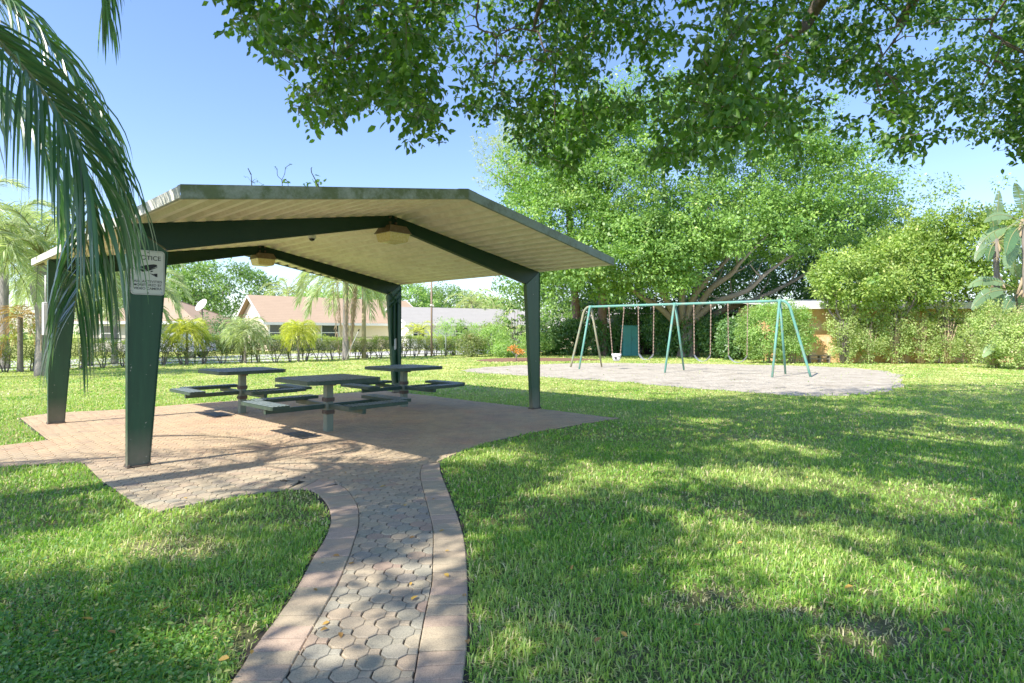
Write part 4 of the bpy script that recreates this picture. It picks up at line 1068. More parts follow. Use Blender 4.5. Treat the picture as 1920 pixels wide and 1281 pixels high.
for k, (x, y) in enumerate(HP):
    pxk = CX + x / y * F
    if pxk < -160 or 690 < pxk < 740 and False: continue
    if pxk > 855: continue
    e = empty('hedge_shrub', (x, y, 0), random.uniform(-.2, .2) + (PI if k % 2 else 0), 'clipped woody shrub standing in the hedge row along the road', 'hedge shrub', 'shrubs of the roadside hedge')
    s_ = random.uniform(.88, 1.08); e.scale = (1, 1, s_)
    a, b, c_ = hv[random.randrange(4)]; link('stems', a, e); link('foliage', b, e); link('top_growth', c_, e)
fe = empty('wire_fence', (HP[0][0], HP[0][1], 0), 0, 'thin dark wire fence running behind the roadside hedge', 'fence')
fl = off_line(HLx, .55); nf = 18; pts = [sample(fl, k / nf) for k in range(nf + 1)]
lf = lambda x, y, z: (x - HP[0][0], y - HP[0][1], z)
m = MB()
for z in (1.18, .12): m.tube([lf(x, y, z) for x, y in pts], .016, 5)
m.build('rail', M['black'], fe)
for x, y in pts:
    m = MB(); m.tube([lf(x, y, 0), lf(x, y, 1.22)], .026, 6); m.build('post', M['black'], fe)

# utility poles
def pole(px, py, h, r, mat, label, name='utility_pole', cat='pole', extra=None):
    x, y = gp(px, py); e = empty(name, (x, y, 0), 0, label, cat); m = MB(); m.tube([(0, 0, -.1), (.01, 0, h / 2), (0, 0, h)], [r * 1.1, r, r * .9], 12); m.build('shaft', M[mat], e)
    m = MB(); m.tube([(0, 0, h), (0, 0, h + .02)], r * 1.08, 12); m.build('cap', M[mat], e); return e
pole(682, 673, 4.9, .115, 'pole_wood', 'thick pale wooden pole between the drooping palm and the shelter column', 'wooden_pole')
e = pole(809, 669, 5.6, .058, 'pole_rust', 'slim brown pole rising between the white house and the hedge', 'metal_pole')
m = MB(); m.box((.05, 0, 3.05), (.2, .12, .10)); m.tube([(0, 0, 3.0), (0, 0, 3.12)], .09, 10); m.build('bracket', M['pole_white'], e)
x, y = gp(836, 669); e = empty('gate_post', (x, y, 0), 0, 'short thin grey post at the gap in the hedge', 'post'); m = MB(); m.tube([(0, 0, 0), (0, 0, 1.35)], .035, 8); m.build('shaft', M['post_grey'], e); m = MB(); m.lathe([(.036, 1.35), (.05, 1.36), (.03, 1.40), (0, 1.41)], (0, 0, 0), 8); m.build('cap', M['post_grey'], e)
x, y = gp(650, 676); e = empty('leaning_stake', (x, y, 0), 0, 'thin pale stake leaning beside the drooping palm trunk', 'stake'); m = MB(); m.tube([(-.05, 0, 0), (.25, 0, .75), (.62, 0, 1.52)], .022, 6); m.build('shaft', M['pole_white'], e); m = MB(); m.tube([(.60, 0, 1.50), (.65, 0, 1.62)], .04, 6); m.build('tip', M['black'], e)

# ================================================================== HOUSES
def house(name, origin, rz, lx, ly, eave, ridge, wall, roof, label, ov=.45, wins=(), gable_win=None, hip=False, trimf=True, cat='house'):
    """local x along the ridge, y across; origin is the front-left corner"""
    e = empty(name, (origin[0], origin[1], 0), rz, label, cat)
    m = MB(); vs = [(0, 0, 0), (lx, 0, 0), (lx, ly, 0), (0, ly, 0), (0, 0, eave), (lx, 0, eave), (lx, ly, eave), (0, ly, eave)]
    fs = [(0, 1, 5, 4), (2, 3, 7, 6)]
    gt = ridge - .12
    vs += [(0, ly / 2, gt), (lx, ly / 2, gt)]; fs += [(3, 0, 4, 8, 7), (1, 2, 6, 9, 5)]
    if hip: fs[-2:] = [(3, 0, 4, 7), (1, 2, 6, 5)]
    m.add(vs, fs); m.build('wall', M[wall], e)
    k = (ridge - eave) / (ly / 2); z0 = eave - ov * k + .05
    m = MB(); h_ = ly * .42 if hip else 0
    rr = [(-ov, -ov, z0), (lx + ov, -ov, z0), (lx + ov - (h_ + ov if hip else 0), ly / 2, ridge), (-ov + (h_ + ov if hip else 0), ly / 2, ridge)]
    m.slab(rr, (0, 0, .09)); m.slab([(x, ly - y, z) for x, y, z in rr][::-1], (0, 0, .09))
    if hip:
        m.add([(-ov, -ov, z0 + .05), (-ov, ly + ov, z0 + .05), rr[3]], [(0, 2, 1)]); m.add([(lx + ov, -ov, z0 + .05), (lx + ov, ly + ov, z0 + .05), rr[2]], [(0, 1, 2)])
    m.build('roof', M[roof], e)
    m = MB(); m.box((lx / 2, -ov - .02, z0 - .02), (lx + 2 * ov, .03, .20)); m.box((lx / 2, ly + ov + .02, z0 - .02), (lx + 2 * ov, .03, .20))
    if not hip:
        for xx in (-ov - .02, lx + ov + .02):
            for s in (0, 1):
                p = [(xx, -ov, z0 - .11), (xx, ly / 2, ridge - .11), (xx, ly / 2, ridge + .10), (xx, -ov, z0 + .10)]
                if s: p = [(x, ly - y, z) for x, y, z in p]
                m.slab(p, (.03, 0, 0))
    m.build('fascia', M['trim'], e)
    for (side, a, w, z, h) in wins:
        f = MB()
        if side == 'f': f.box((a, -.03, z), (w + .16, .05, h + .16))
        else: f.box((-.03, a, z), (.05, w + .16, h + .16))
        fo = f.build('window', M['trim'], e); g = MB()
        if side == 'f': g.box((a, -.065, z), (w, .02, h)); 
        else: g.box((-.065, a, z), (.02, w, h))
        go = g.build('pane', M['window'], fo); g = MB()
        if side == 'f': g.box((a, -.082, z), (w, .012, .05))
        else: g.box((-.082, a, z), (.012, w, .05))
        g.build('muntin', M['trim'], fo)
    return e
# brown roofed house in the middle, gable towards the left
o = at(502, 640, 46); house('house', (o.x, o.y), R(38), 14, 9, 2.35, 4.55, 'cream_wall', 'shingle_brown', 'cream house with a brown shingle roof and a gable facing left', wins=(('f', .9, 1.5, 1.45, 1.25), ('f', 5, 1.4, 1.45, 1.2), ('l', 6.2, 1.0, 1.4, 1.1)))
# left brown house
o = at(150, 640, 44); house('house', (o.x, o.y), R(4), 8.2, 9, 2.35, 4.25, 'grey_wall', 'shingle_brown', 'greige house with a brown hipped roof behind the notice sign', hip=True, wins=(('f', 2.2, 1.3, 1.4, 1.1), ('f', 5.2, 1.3, 1.4, 1.1)))
b_ = [c for c in COL.objects if c.name.startswith('house')][-1]
# white house
o = at(766, 640, 50); house('house', (o.x, o.y), R(30), 13, 8.5, 2.3, 3.75, 'white_wall', 'shingle_grey', 'white house with a light grey roof right of the far column', wins=(('f', .9, 1.0, 1.4, .9), ('l', 3.6, 1.0, 1.35, .65), ('f', 5, 1.2, 1.4, 1.0)))
o = at(925, 640, 68); house('house', (o.x, o.y), R(24), 9, 7.5, 2.6, 4.1, 'white_wall', 'shingle_grey', 'small white gable end with a grey roof, farthest away behind the shrubs', wins=(('l', 3.6, 1, 1.4, .9),))
o = at(1035, 640, 52); house('house', (o.x, o.y), R(-22), 8, 8, 2.1, 3.5, 'cream_wall', 'shingle_grey', 'low peach house with a grey roof partly hidden by the thicket', wins=(('f', 3, 1.2, 1.2, .9),))
# satellite dish
o = at(379, 600, 38); e = empty('satellite_dish', (o.x, o.y, 0), 0, 'white satellite dish on a pole in front of the brown roofed house', 'satellite dish')
m = MB(); m.tube([(0, 0, 0), (0, 0, 3.1)], .05, 8); m.build('pole', M['pole_rust'], e)
m = MB(); vs = []; n = 24
for r, q in ((0, .0), (.22, .02), (.45, .09)):
    for k in range(n): vs.append((r * math.cos(2 * PI * k / n), r * math.sin(2 * PI * k / n), q))
Mx = Matrix.Rotation(R(-28), 3, 'Z') @ Matrix.Rotation(R(58), 3, 'X'); vs = [Mx @ Vector(v) + Vector((0, 0, 3.2)) for v in vs]
m.add(vs, [(j * n + k, j * n + (k + 1) % n, (j + 1) * n + (k + 1) % n, (j + 1) * n + k) for j in range(2) for k in range(n)], 0, True); m.build('reflector', M['white_plastic'], e)
m = MB(); q = Mx @ Vector((0, 0, .4)) + Vector((0, 0, 3.2)); m.tube([Mx @ Vector((0, -.43, .09)) + Vector((0, 0, 3.2)), q], .02, 5); m.tube([q, q + Vector((0, .12, 0))], .05, 6); m.build('feed_arm', M['post_grey'], e)
# white car on the road behind the hedge
o = at(322, 640, 33); e = empty('parked_car', (o.x, o.y, 0), R(8), 'white car parked behind the hedge, only its roof showing', 'car')
prof = [(-2.1, .35), (-2.15, .75), (-1.75, .95), (-1.1, 1.02), (-.55, 1.42), (.55, 1.45), (1.15, 1.05), (2.0, .85), (2.1, .4)]
m = MB(); n = len(prof); vs = []
for yy, ins in ((-.85, 0), (-.62, 1), (.62, 1), (.85, 0)):
    for x, z in prof: vs.append((x, yy, z - (.0 if ins else (.06 if z > 1.1 else 0))))
fs = [(j * n + i, j * n + i + 1, (j + 1) * n + i + 1, (j + 1) * n + i) for j in range(3) for i in range(n - 1)] + [tuple(range(n)), tuple(range(4 * n - 1, 3 * n - 1, -1))]
m.add(vs, fs); m.build('body', M['car_paint'], e)
m = MB(); m.slab([(-1.02, -.858, 1.03), (1.0, -.858, 1.06), (.50, -.80, 1.36), (-.52, -.80, 1.35)], (0, .01, 0)); m.build('side_window', M['window'], e)
for sx in (-1.35, 1.3):
    for sy in (-.84, .72):
        m = MB(); m.tube([(sx, sy, .32), (sx, sy + .14, .32)], .32, 18); w = m.build('wheel', M['black'], e); m = MB(); m.tube([(sx, sy - .006, .32), (sx, sy, .32)], .19, 14); m.build('rim', M['post_grey'], w)

# orange building behind the vines on the right
x0, y0 = at(1470, 640, 28).x, 28.0
e = empty('orange_building', (x0, y0, 0), R(-1.5), 'low orange stucco building with a pale flat roof edge overgrown by vines', 'building')
m = MB(); m.bbox((9.5, 3, 1.42), (19, 6, 2.84), 0, .01); m.build('wall', M['orange_wall'], e)
m = MB(); m.slab([(-.6, -.75, 2.66), (19.6, -.75, 2.66), (19.6, 6.6, 3.25), (-.6, 6.6, 3.25)], (0, 0, .12)); m.build('roof', M['fascia_white'], e)
m = MB(); m.slab([(-.6, -.79, 2.54), (19.6, -.79, 2.54), (19.6, -.79, 2.83), (-.6, -.79, 2.83)], (0, .03, 0)); m.build('fascia', M['fascia_white'], e)
for a in (3.6, 8.2, 13.5):
    f = MB(); f.box((a, -.03, 1.55), (1.5, .05, 1.15)); f = f.build('window', M['trim'], e); g = MB(); g.box((a, -.065, 1.55), (1.34, .02, 1.0)); g.build('pane', M['window'], f)
# dark roofed shed in the thicket
o = at(1165, 640, 42); e = empty('dark_shed', (o.x, o.y, 0), R(2), 'dark low building whose roof line shows behind the swings', 'shed')
m = MB(); m.bbox((4.4, 2, 1.4), (8.8, 4, 2.8), 0, .01); m.build('wall', M['box_dark'], e); m = MB(); m.slab([(-.4, -.4, 2.82), (9.2, -.4, 2.82), (9.2, 4.4, 3.2), (-.4, 4.4, 3.2)], (0, 0, .10)); m.build('roof', M['bark_grey'], e)

# ================================================================== TREES AND SHRUBS
b = gp(1287, 676)
T_ = lambda px, py, d: tuple(at(px, py, d))
# the great spreading tree: hand placed limbs
def big_tree():
    rng = np.random.default_rng(77); rs = random.Random(77)
    base = Vector((at(1290, 640, 34.5).x, 34.5, 0)); KS = 34.5 / 29.5; e = empty('spreading_tree', base, 0, 'huge spreading tree with bright light green crown and pale branching limbs behind the swings', 'tree')
    m = MB(); fork = Vector((0, 0, 2.3))
    for i in range(5):
        a = i * 1.25; m.tube(smooth_line([(math.cos(a) * .45, math.sin(a) * .4, -.1), (math.cos(a) * .28, math.sin(a) * .25, 1.0), (math.cos(a) * .12, math.sin(a) * .1, 2.4)], 3), [.26, .24, .22, .2, .19, .18, .17], 8)
    m.build('trunk', M['bark_grey'], e)
    d0 = 29.5
    limbs = [[(1285, 585, 0), (1300, 560, -.6), (1330, 520, -1.2), (1370, 480, -1.5), (1420, 420, -1)], [(1295, 590, 0), (1340, 568, -1), (1400, 545, -1.6), (1440, 510, -2), (1500, 470, -1.5)],
             [(1280, 580, 0), (1280, 530, -.8), (1300, 490, -1.4), (1320, 440, -2), (1330, 380, -1)], [(1275, 585, 0), (1240, 545, -.8), (1215, 500, -1), (1170, 450, -1), (1120, 400, 0)],
             [(1292, 588, 0), (1330, 545, -.9), (1370, 515, -1.6), (1390, 490, -2.3), (1440, 440, -2)], [(1272, 590, .2), (1235, 575, -.4), (1200, 555, -.8), (1160, 520, -1), (1080, 470, 0)],
             [(1300, 592, .3), (1360, 580, 0), (1420, 560, 0), (1500, 520, 1), (1580, 470, 2)], [(1285, 560, .3), (1270, 470, 1), (1250, 380, 1), (1240, 300, 1), (1230, 230, 1)],
             [(1290, 560, .3), (1330, 450, 2), (1400, 350, 2), (1450, 290, 2)], [(1280, 560, .5), (1180, 450, 3), (1080, 350, 3), (1020, 300, 3)]]
    for l in limbs:
        p = [at(a, b, (d0 + c) * KS) - base for a, b, c in l]; p = [Vector((p[0].x, p[0].y, 1.9))] + p[1:]
        p = smooth_line([tuple(q) for q in p], 4); mm = MB(); mm.tube(p, [.22 * (1 - .8 * k / (len(p) - 1)) for k in range(len(p))], 7)
        for j in range(4):
            q = Vector(p[int(len(p) * (.35 + .15 * j))]); t = q + Vector((rs.uniform(-1.4, 1.4), rs.uniform(-1.2, .8), rs.uniform(.5, 2.0))); mm.tube([q, q.lerp(t, .5) + Vector((0, 0, -.1)), t], [.05, .035, .015], 5)
        mm.build('limb', M['bark_pale'], e)
    lobes = [((1300, 330), (7.0, 4.0, 4.5), 30, 480), ((1130, 390), (5.0, 3.4, 3.3), 29.5, 330), ((1490, 390), (5.0, 3.4, 3.3), 30.5, 300), ((1230, 225), (4.2, 3.2, 2.0), 30, 190), ((1050, 440), (3.2, 2.8, 2.6), 28.8, 170),
             ((1340, 425), (5.6, 2.2, 1.9), 27.9, 290), ((1420, 260), (4.4, 3.2, 2.3), 30.5, 160), ((1150, 490), (4.0, 2.4, 1.6), 27.5, 180), ((1590, 350), (2.4, 3, 2.6), 31.0, 90), ((1030, 330), (2.6, 2.4, 2.6), 30, 130), ((1500, 460), (2.6, 2.0, 1.3), 30, 80), ((1240, 450), (2.6, 1.6, 1.3), 27.4, 90), ((1070, 530), (3.2, 2.0, 1.2), 28, 120), ((1200, 520), (2.2, 1.4, .9), 27.2, 60), ((1420, 440), (3.0, 1.6, 1.2), 27.6, 90), ((1110, 270), (2.8, 2.4, 2.4), 30, 120)]
    lobes = [(a, tuple(q * KS for q in b), c * KS, n_) for a, b, c, n_ in lobes]
    Cs = []; oc = []
    for (px, py), rad, d, nn in lobes:
        c = np.array(at(px, py, d)); q = crown_points(c, rad, nn, rng, .62, .25); Cs.append(q)
    C = np.concatenate(Cs); C = C[C[:, 2] > 3.0 + .5 * np.sin(C[:, 0])]
    C = C[rng.random(len(C)) < .50]; rad = 1.02 * (.45 + 1.0 * rng.random(len(C)))
    P, D, N, Ls, Wd, rnd = clump_leaves(C, rad, 150, .172, rng, outc=np.array(at(1300, 400, 35)), flat=.5, wr=.55, up=.8)
    link('crown', leaf_mesh('crown', P - np.array(base), D, N, Ls, Wd, rnd, M['leaf_big']), e)
big_tree()
# tall pines left of it
for px, lab, s, dd in ((1088, 'tall straight pine trunk, left one of the two behind the swings', 1, 38), (1131, 'tall straight pine trunk, right one, beside the bucket swing', 2, 37)):
    p = at(px, 660, dd)
    make_tree('pine_tree', (p.x, p.y, 0),   .27, (p.x - (3.6 if s == 1 else .6), p.y + .5, 12.6 if s == 1 else 11.5), (3.2, 2.8, 2.8), 130, 60, .26, M['leaf_pine'], M['bark_brown'], lab, 'pine tree', None, .5, .2, 6, 90 + s, wr=.16, trunk_top=9.5)
# dark trees right of and behind the big tree
for i, (px, d, w, zc, hz, lab, ma) in enumerate([(1620, 37.8, 4.1, 6.5, 3.9, 'dark green tree directly right of the bright spreading tree', 'leaf_dark'), (1540, 43.9, 5.5, 7.0, 4.4, 'dark tree filling the gap behind the spreading tree on its right', 'leaf_dark'),
        (1310, 46.4, 6.1, 5.3, 4.4, 'deep shaded tree directly behind the fork of the spreading tree', 'leaf_dark'), (1400, 43.9, 5.5, 4.6, 3.9, 'deep shaded tree behind the limbs of the spreading tree', 'leaf_dark'), (1230, 41.5, 5.5, 4.8, 3.5, 'deep shaded tree behind the cabinet and lockers', 'leaf_dark'), (1080, 43.9, 4.0, 4.4, 2.7, 'dark loose tree behind the two pine trunks', 'leaf_dark'),
        (1690, 40.3, 3.2, 5.3, 3.2, 'dark pointed tree between the dark tree and the yellow-green ones', 'leaf_dark')]):
    p = at(px, 640, d); make_tree('broadleaf_tree', (p.x, p.y, 0), .2, (p.x, p.y, zc), (w, w * .8, hz), 240, 62, .21, M[ma], M['bark_grey'], lab, 'tree', None,   .78, .35, 6, 120 + i)
# yellow-green trees above the vine wall
for i, (px, d, w, zc, hz, lab) in enumerate([(1585, 26.9, 1.5, 3.4, 1.2, 'small yellow-green tree over the left end of the orange building'), (1680, 27.0, 1.7, 3.9, 1.7, 'yellow-green tree above the roof edge, left of the middle'),
        (1765, 27.0, 1.7, 4.3, 2.2, 'tallest yellow-green tree above the roof edge'), (1840, 27.0, 2.0, 4.3, 2.2, 'yellow-green tree behind the nearer paddle-leaved plant'), (1925, 27, 2.4, 4.5, 2.3, 'yellow-green tree at the right edge of the photo'), (1720, 34, 2.6, 5.3, 1.6, 'feathery light green tree rising behind the yellow-green ones')]):
    p = at(px, 640, d); rg = np.random.default_rng(900 + i); ex = []
    for q in range(9):
        ax_, ay_ = rg.uniform(-.9, .9) * w, rg.uniform(-.5, .5) * w; hh = rg.uniform(.3, 1.25); zt = zc + hz * math.sqrt(max(.05, 1 - (ax_ / w) ** 2 * .9))
        ex += [(p.x + ax_ + .1 * k, p.y + ay_, zt - .3 + hh * k / 4) for k in range(5)]
    make_tree('broadleaf_tree', (p.x, p.y, 0), .12, (p.x, p.y, zc), (w, w * .8, hz), 130, 64, .15, M['leaf_yg'], M['bark_grey'], lab, 'tree', 'yellow-green trees over the orange building', .40, .25, 6, 150 + i, flat=.75, namp=.8, extra=np.array(ex))
# climbing shrubs in front of the wall
vx = [(1440, 27.2, 1.45, 2.9, 260, 'rounded bright shrub mound at the left end of the orange wall'), (1486, 27.0, 1.0, 2.7, 150, 'leafy shrub mound beside the bare orange wall patch'), (1582, 26.8, .75, 2.75, 80, 'vine shrub just right of the low bench'),
      (1628, 26.9, .8, 2.6, 70, 'second vine shrub right of the low bench'), (1678, 26.7, .8, 2.9, 80, 'third vine shrub right of the low bench'), (1728, 26.9, .85, 2.5, 60, 'thin vine shrub showing orange wall through it'),
      (1775, 26.7, .85, 2.8, 66, 'tall vine shrub below the tallest yellow-green tree'), (1822, 26.8, .8, 2.6, 60, 'straggly vine shrub below the paddle-leaved plant'), (1862, 23.6, .95, 2.7, 110, 'dense vine shrub at the foot of the paddle-leaved plant'), (1912, 22.6, 1.0, 2.3, 110, 'dense low shrub at the right edge of the photo')]
for i, (px, d, w, h, nc, lab) in enumerate(vx):
    p = at(px, 640, d); bush('vine_shrub', (p.x, p.y), (w, .55, 1), h, int(nc * 1.5), 42, .085, M['leaf_shrub' if i < 2 else 'leaf_vine'], lab, 'shrub', 'shrubs climbing the orange wall', .24, 200 + i, 7 if i < 2 else 16, M['dead_frond'] if i > 2 else None, low=.02, flat=.95)
# tumbling low edge shrubs left half: dark thicket behind the swings
tx = [(1025, 38, 1.35, 2.33, 'leaf_dark', 'dark low shrub right behind the near right column'), (1068, 37.5, 1.53, 2.16, 'leaf_dark', 'dark low shrub at the foot of the left pine'), (1112, 37, 1.40, 2.42, 'leaf_dark', 'dark shrub between the two pine trunks'),
      (1040, 40, 1.82, 3.52, 'leaf_shrub', 'taller loose shrub with lit leaves left of the pines'), (1146, 37.5, 0.91, 1.94, 'leaf_dark', 'spiky dark shrub behind the bucket swing'), (1255, 35.5, 1.28, 2.55, 'leaf_dark', 'large-leaved dark shrub right of the locker'), (1305, 34.5, 1.38, 2.75, 'leaf_dark', 'dark shrub at the foot of the spreading tree'),
      (1352, 33, 1.19, 2.37, 'leaf_dark', 'dark shrub between the two right belt swings'), (1385, 31.0, 1.02, 2.37, 'leaf_dark', 'dark shrub touching the bright mound'), (1200, 38.5, 2.05, 3.72, 'leaf_dark', 'dark high shrub behind the cabinet and locker')]
for i, (px, d, w, h, ma, lab) in enumerate(tx):
    p = at(px, 640, d); bush('thicket_shrub', (p.x, p.y), (w, .8, 1), h, 120, 42, .17 if ma == 'leaf_dark' else .14, M[ma], lab, 'shrub', 'shrubs of the dark thicket', .38, 230 + i, 5, low=0)
# mixed planting in the middle
mx_ = [(850, 37.4, 1.38, 2.32, 'leaf_shrub', 'round light green shrub in front of the white house'), (885, 34.7, 0.94, 1.46, 'leaf_hedge', 'clipped brownish square shrub beside the mulch bed'), (925, 35.8, 1.21, 1.84, 'leaf_shrub', 'medium shrub in the middle of the mixed bed'), (938, 38.0, 1.10, 2.70, 'leaf_yg', 'pale feathery shrub behind the mixed bed'),
       (950, 34.3, 0.77, 0.86, 'leaf_shrub', 'low shrub at the front of the mixed bed'), (1000, 35.8, 0.99, 1.62, 'leaf_shrub', 'shrub left of the near right column'), (905, 39.6, 1.32, 2.16, 'leaf_shrub', 'shrub tucked behind the clipped square one')]
for i, (px, d, w, h, ma, lab) in enumerate(mx_):
    p = at(px, 640, d); bush('garden_shrub', (p.x, p.y), (w, .9, 1), h, 110, 40, .10, M[ma], lab, 'shrub', 'shrubs of the mixed bed', .27, 260 + i, 5, low=0)
# tall plant with large drooping leaves
def umbrella_plant():
    rng = np.random.default_rng(5); p = at(968, 640, 36.5); e = empty('large_leaved_plant', (p.x, p.y, 0), 0, 'tall plant with big drooping glossy leaves left of the near right column', 'plant')
    m = MB()
    for a in range(4): m.tube([(.1 * a - .15, 0, 0), (.16 * a - .24, 0, 1.2), (.2 * a - .3, .1, 2.4 + .25 * (a % 3))], [.04, .03, .02], 6)
    m.build('stems', M['bark_grey'], e)
    P, D, L = [], [], []
    for k in range(95):
        z = .6 + 2.9 * rng.random(); w = 1.05 * (1 - ((z - 1.9) / 2.1) ** 2) ** .5; a = rng.random() * 2 * PI; c = np.array([math.cos(a) * w * rng.random() ** .4, math.sin(a) * w * .8, z])
        for j in range(8):
            b_ = 2 * PI * j / 8 + rng.random(); P.append(c); D.append((math.cos(b_), math.sin(b_), -.75)); L.append(.20 + .12 * rng.random())
    P = np.array(P); D = np.array(D); L = np.array(L); N = np.tile([[0, -.2, 1.]], (len(P), 1)) + D * .8 * [1, 1, 0]
    link('foliage', leaf_mesh('foliage', P, D, N, L, L * .42, rng.random(len(P)), M['leaf_mango'], True), e)
umbrella_plant()
x, y = gp(968, 677); e = empty('croton_plant', (x, y, 0), 0, 'small orange-leaved plant on a bare stem in the mulch bed', 'plant')
m = MB(); m.tube([(0, 0, 0), (0, 0, .35)], .035, 6); m.tube([(0, 0, .2), (-.22, 0, .5)], .02, 5); m.tube([(0, 0, .2), (.22, 0, .45)], .02, 5); m.build('stems', M['bark_grey'], e)
rng = np.random.default_rng(9); C = np.array([(-.25, 0, .62), (-.1, 0, .68), (.24, 0, .5), (.1, 0, .5)]); P, D, N, Ls, Wd, rnd = clump_leaves(C, np.full(4, .17), 42, .14, rng); link('foliage', leaf_mesh('foliage', P, D, N, Ls, Wd * .6, rnd, M['orange_flower']), e)

# trees behind the houses
for i, (px, d, zc, rad, ma, leaf, lab) in enumerate([(410, 62, 5.6, (5.6, 4, 3.4), 'leaf_mango', .30, 'large rounded dark green tree behind the brown roofed house'), (330, 66, 5.8, (5.2, 4, 4.2), 'leaf_mango', .30, 'dark green tree behind the hipped roof, right of the sign'),
        (230, 60, 4.6, (4.6, 4, 3.6), 'leaf_mango', .28, 'tree behind the greige house, left of the sign'), (760, 66, 4.0, (4.4, 4, 3.0), 'leaf_shrub', .28, 'light green tree behind the white house, left half'), (840, 70, 4.2, (4.4, 4, 2.6), 'leaf_mango', .28, 'green tree behind the ridge of the white house'),
        (700, 60, 4.0, (3, 3, 2.6), 'leaf_shrub', .26, 'light tree between the far column and the wooden pole'), (600, 64, 3.6, (4, 3, 2.6), 'leaf_shrub', .28, 'pale tree behind the drooping palm'), (925, 78, 3.6, (4, 3, 2.4), 'leaf_mango', .3, 'distant tree behind the farthest gable')]):
    p = at(px, 640, d); make_tree('broadleaf_tree', (p.x, p.y, 0), .25, (p.x, p.y, zc), rad, 260, 46, leaf, M[ma], M['bark_grey'], lab, 'tree', 'trees beyond the houses', .75, .6, 5, 300 + i, up=.9)
# shrub in front of house 2
p = at(425, 640, 40); bush('garden_shrub', (p.x, p.y), (2.6, 1.2, 1), 2.7, 150, 40, .13, M['leaf_dark'], 'large dark rounded shrub in front of the brown roofed house', 'shrub', None, .35, 350, 5, low=0)
# far tree line closing the horizon
rng = np.random.default_rng(70); C = []
for k in range(520):
    a = rng.uniform(-1.25, 1.25); d = rng.uniform(105, 125); C.append((math.sin(a) * d * 1.2, math.cos(a) * d + 5, rng.uniform(.3, 3.6) * (1 + .3 * math.sin(a * 23))))
P, D, N, Ls, Wd, rnd = clump_leaves(np.array(C), np.full(len(C), 2.6), 40, .75, rng, up=.9)
tag(link('distant_woodland', leaf_mesh('distant_woodland', P, D, N, Ls, Wd, rnd, M['leaf_mango'])), 'distant low band of green woodland closing the horizon', 'woodland', kind='stuff')

# ---- palms in the middle distance
for i, (px, d, h, fl_, lab) in enumerate([(371, 27, 1.72, .95, 'small yellow-green date palm, leftmost of the three in front of the hedge'), (476, 28, 1.70, 1.12, 'small date palm, middle and greenest of the three by the hedge'), (572, 29.5, 1.72, .95, 'small yellow-green date palm, rightmost of the three, beside the drooping palm')]):
    p = at(px, 640, d); palm('date_palm', (p.x, p.y - .9), h - .25, .06, 40, fl_ * 1.15, .36, .024, M['frond_yellow' if i != 1 else 'frond_pale'], lab, 'small date palms along the hedge', 400 + i,   .45, 1.25, 24, (-.35, 1.25), 0, M['bark_grey'])
p = at(648, 640, 30.5); palm('queen_palm', (p.x, p.y), 4.3, .16, 20, 3.1, .85, .04, M['frond_pale'], 'queen palm with drooping pale fronds and a skirt of dead brown ones', 'queen palms', 420, .55, 1.35, 62, (-.2, 1.1), 15, M['palm_trunk'])
p = at(78, 640, 19.2); palm('queen_palm', (p.x, p.y), 3.9, .17, 20, 3.0, .66, .034, M['frond_pale'], 'queen palm with a stout grey trunk, nearest of the left palms', 'queen palms', 421, .5, 1.2, 62, (-.1, 1.3), 2, M['palm_trunk'], bulge=.9)
p = at(8, 640, 23); palm('queen_palm', (p.x, p.y), 4.8, .16, 20, 3.3, .72, .038, M['frond_pale'], 'queen palm at the left edge of the photo, reaching highest', 'queen palms', 422, .5, 1.15, 62, (-.1, 1.3), 0, M['palm_trunk'])
p = at(165, 640, 25); palm('queen_palm', (p.x, p.y), 4.1, .15, 18, 3.2, .72, .038, M['frond_pale'], 'queen palm behind the far left shelter column', 'queen palms', 423, .5, 1.2, 62, (-.1, 1.3), 0, M['palm_trunk'])
p = at(262, 640, 31); palm('queen_palm', (p.x, p.y), 3.9, .15, 18, 2.9, .68, .03, M['frond_pale'], 'queen palm whose fronds show just behind the sign column', 'queen palms', 424, .5, 1.25, 62, (-.1, 1.2), 0, M['palm_trunk'])
p = at(-70, 640, 18); palm('queen_palm', (p.x, p.y), 4.2, .15, 22, 3.0, .62, .03, M['frond_pale'], 'queen palm leaning in from beyond the left edge', 'queen palms', 426, .5, 1.2, 60, (-.1, 1.3), 0, M['palm_trunk'])
p = at(118, 640, 28); palm('queen_palm', (p.x, p.y), 3.6, .15, 22, 3.1, .68, .035, M['frond_pale'], 'queen palm behind the stout-trunked one, left of the far left column', 'queen palms', 427, .5, 1.2, 56, (-.1, 1.3), 0, M['palm_trunk'])
p = at(215, 640, 27); palm('queen_palm', (p.x, p.y), 3.1, .13, 22, 2.7, .68, .035, M['frond_pale'], 'queen palm between the two left shelter columns', 'queen palms', 428, .5, 1.2, 52, (-.1, 1.3), 0, M['palm_trunk'])
p = at(38, 640, 21); palm('drooping_palm', (p.x, p.y), 2.05, .09, 16, 1.5, .40, .02, M['frond_orange'], 'short palm with orange-brown hanging fronds on a dark trunk', None, 425, .7, 1.6, 26, (-.6, .9), 0, M['bark_grey'])
for i, (px, d, h, lab) in enumerate([(885, 60, 4.4, 'coconut palm, left one, above the farthest gable'), (925, 64, 4.2, 'coconut palm, right one, above the mixed bed'), (540, 58, 5.4, 'coconut palm behind the ridge of the brown roofed house')]):
    p = at(px, 640, d); palm('coconut_palm', (p.x, p.y), h, .16, 18, 3.0, .62, .05, M['frond_coco'], lab, 'coconut palms beyond the houses', 430 + i, .35, 1.1, 24, (-.3, 1.2), 0)
p = at(785, 640, 40); palm('feather_palm', (p.x, p.y), 1.5, .07, 14, 1.5, .4, .03, M['frond_yellow'], 'low feathery palm against the white house wall', None, 440, .4, 1.2, 18, (-.2, 1.2), 0)

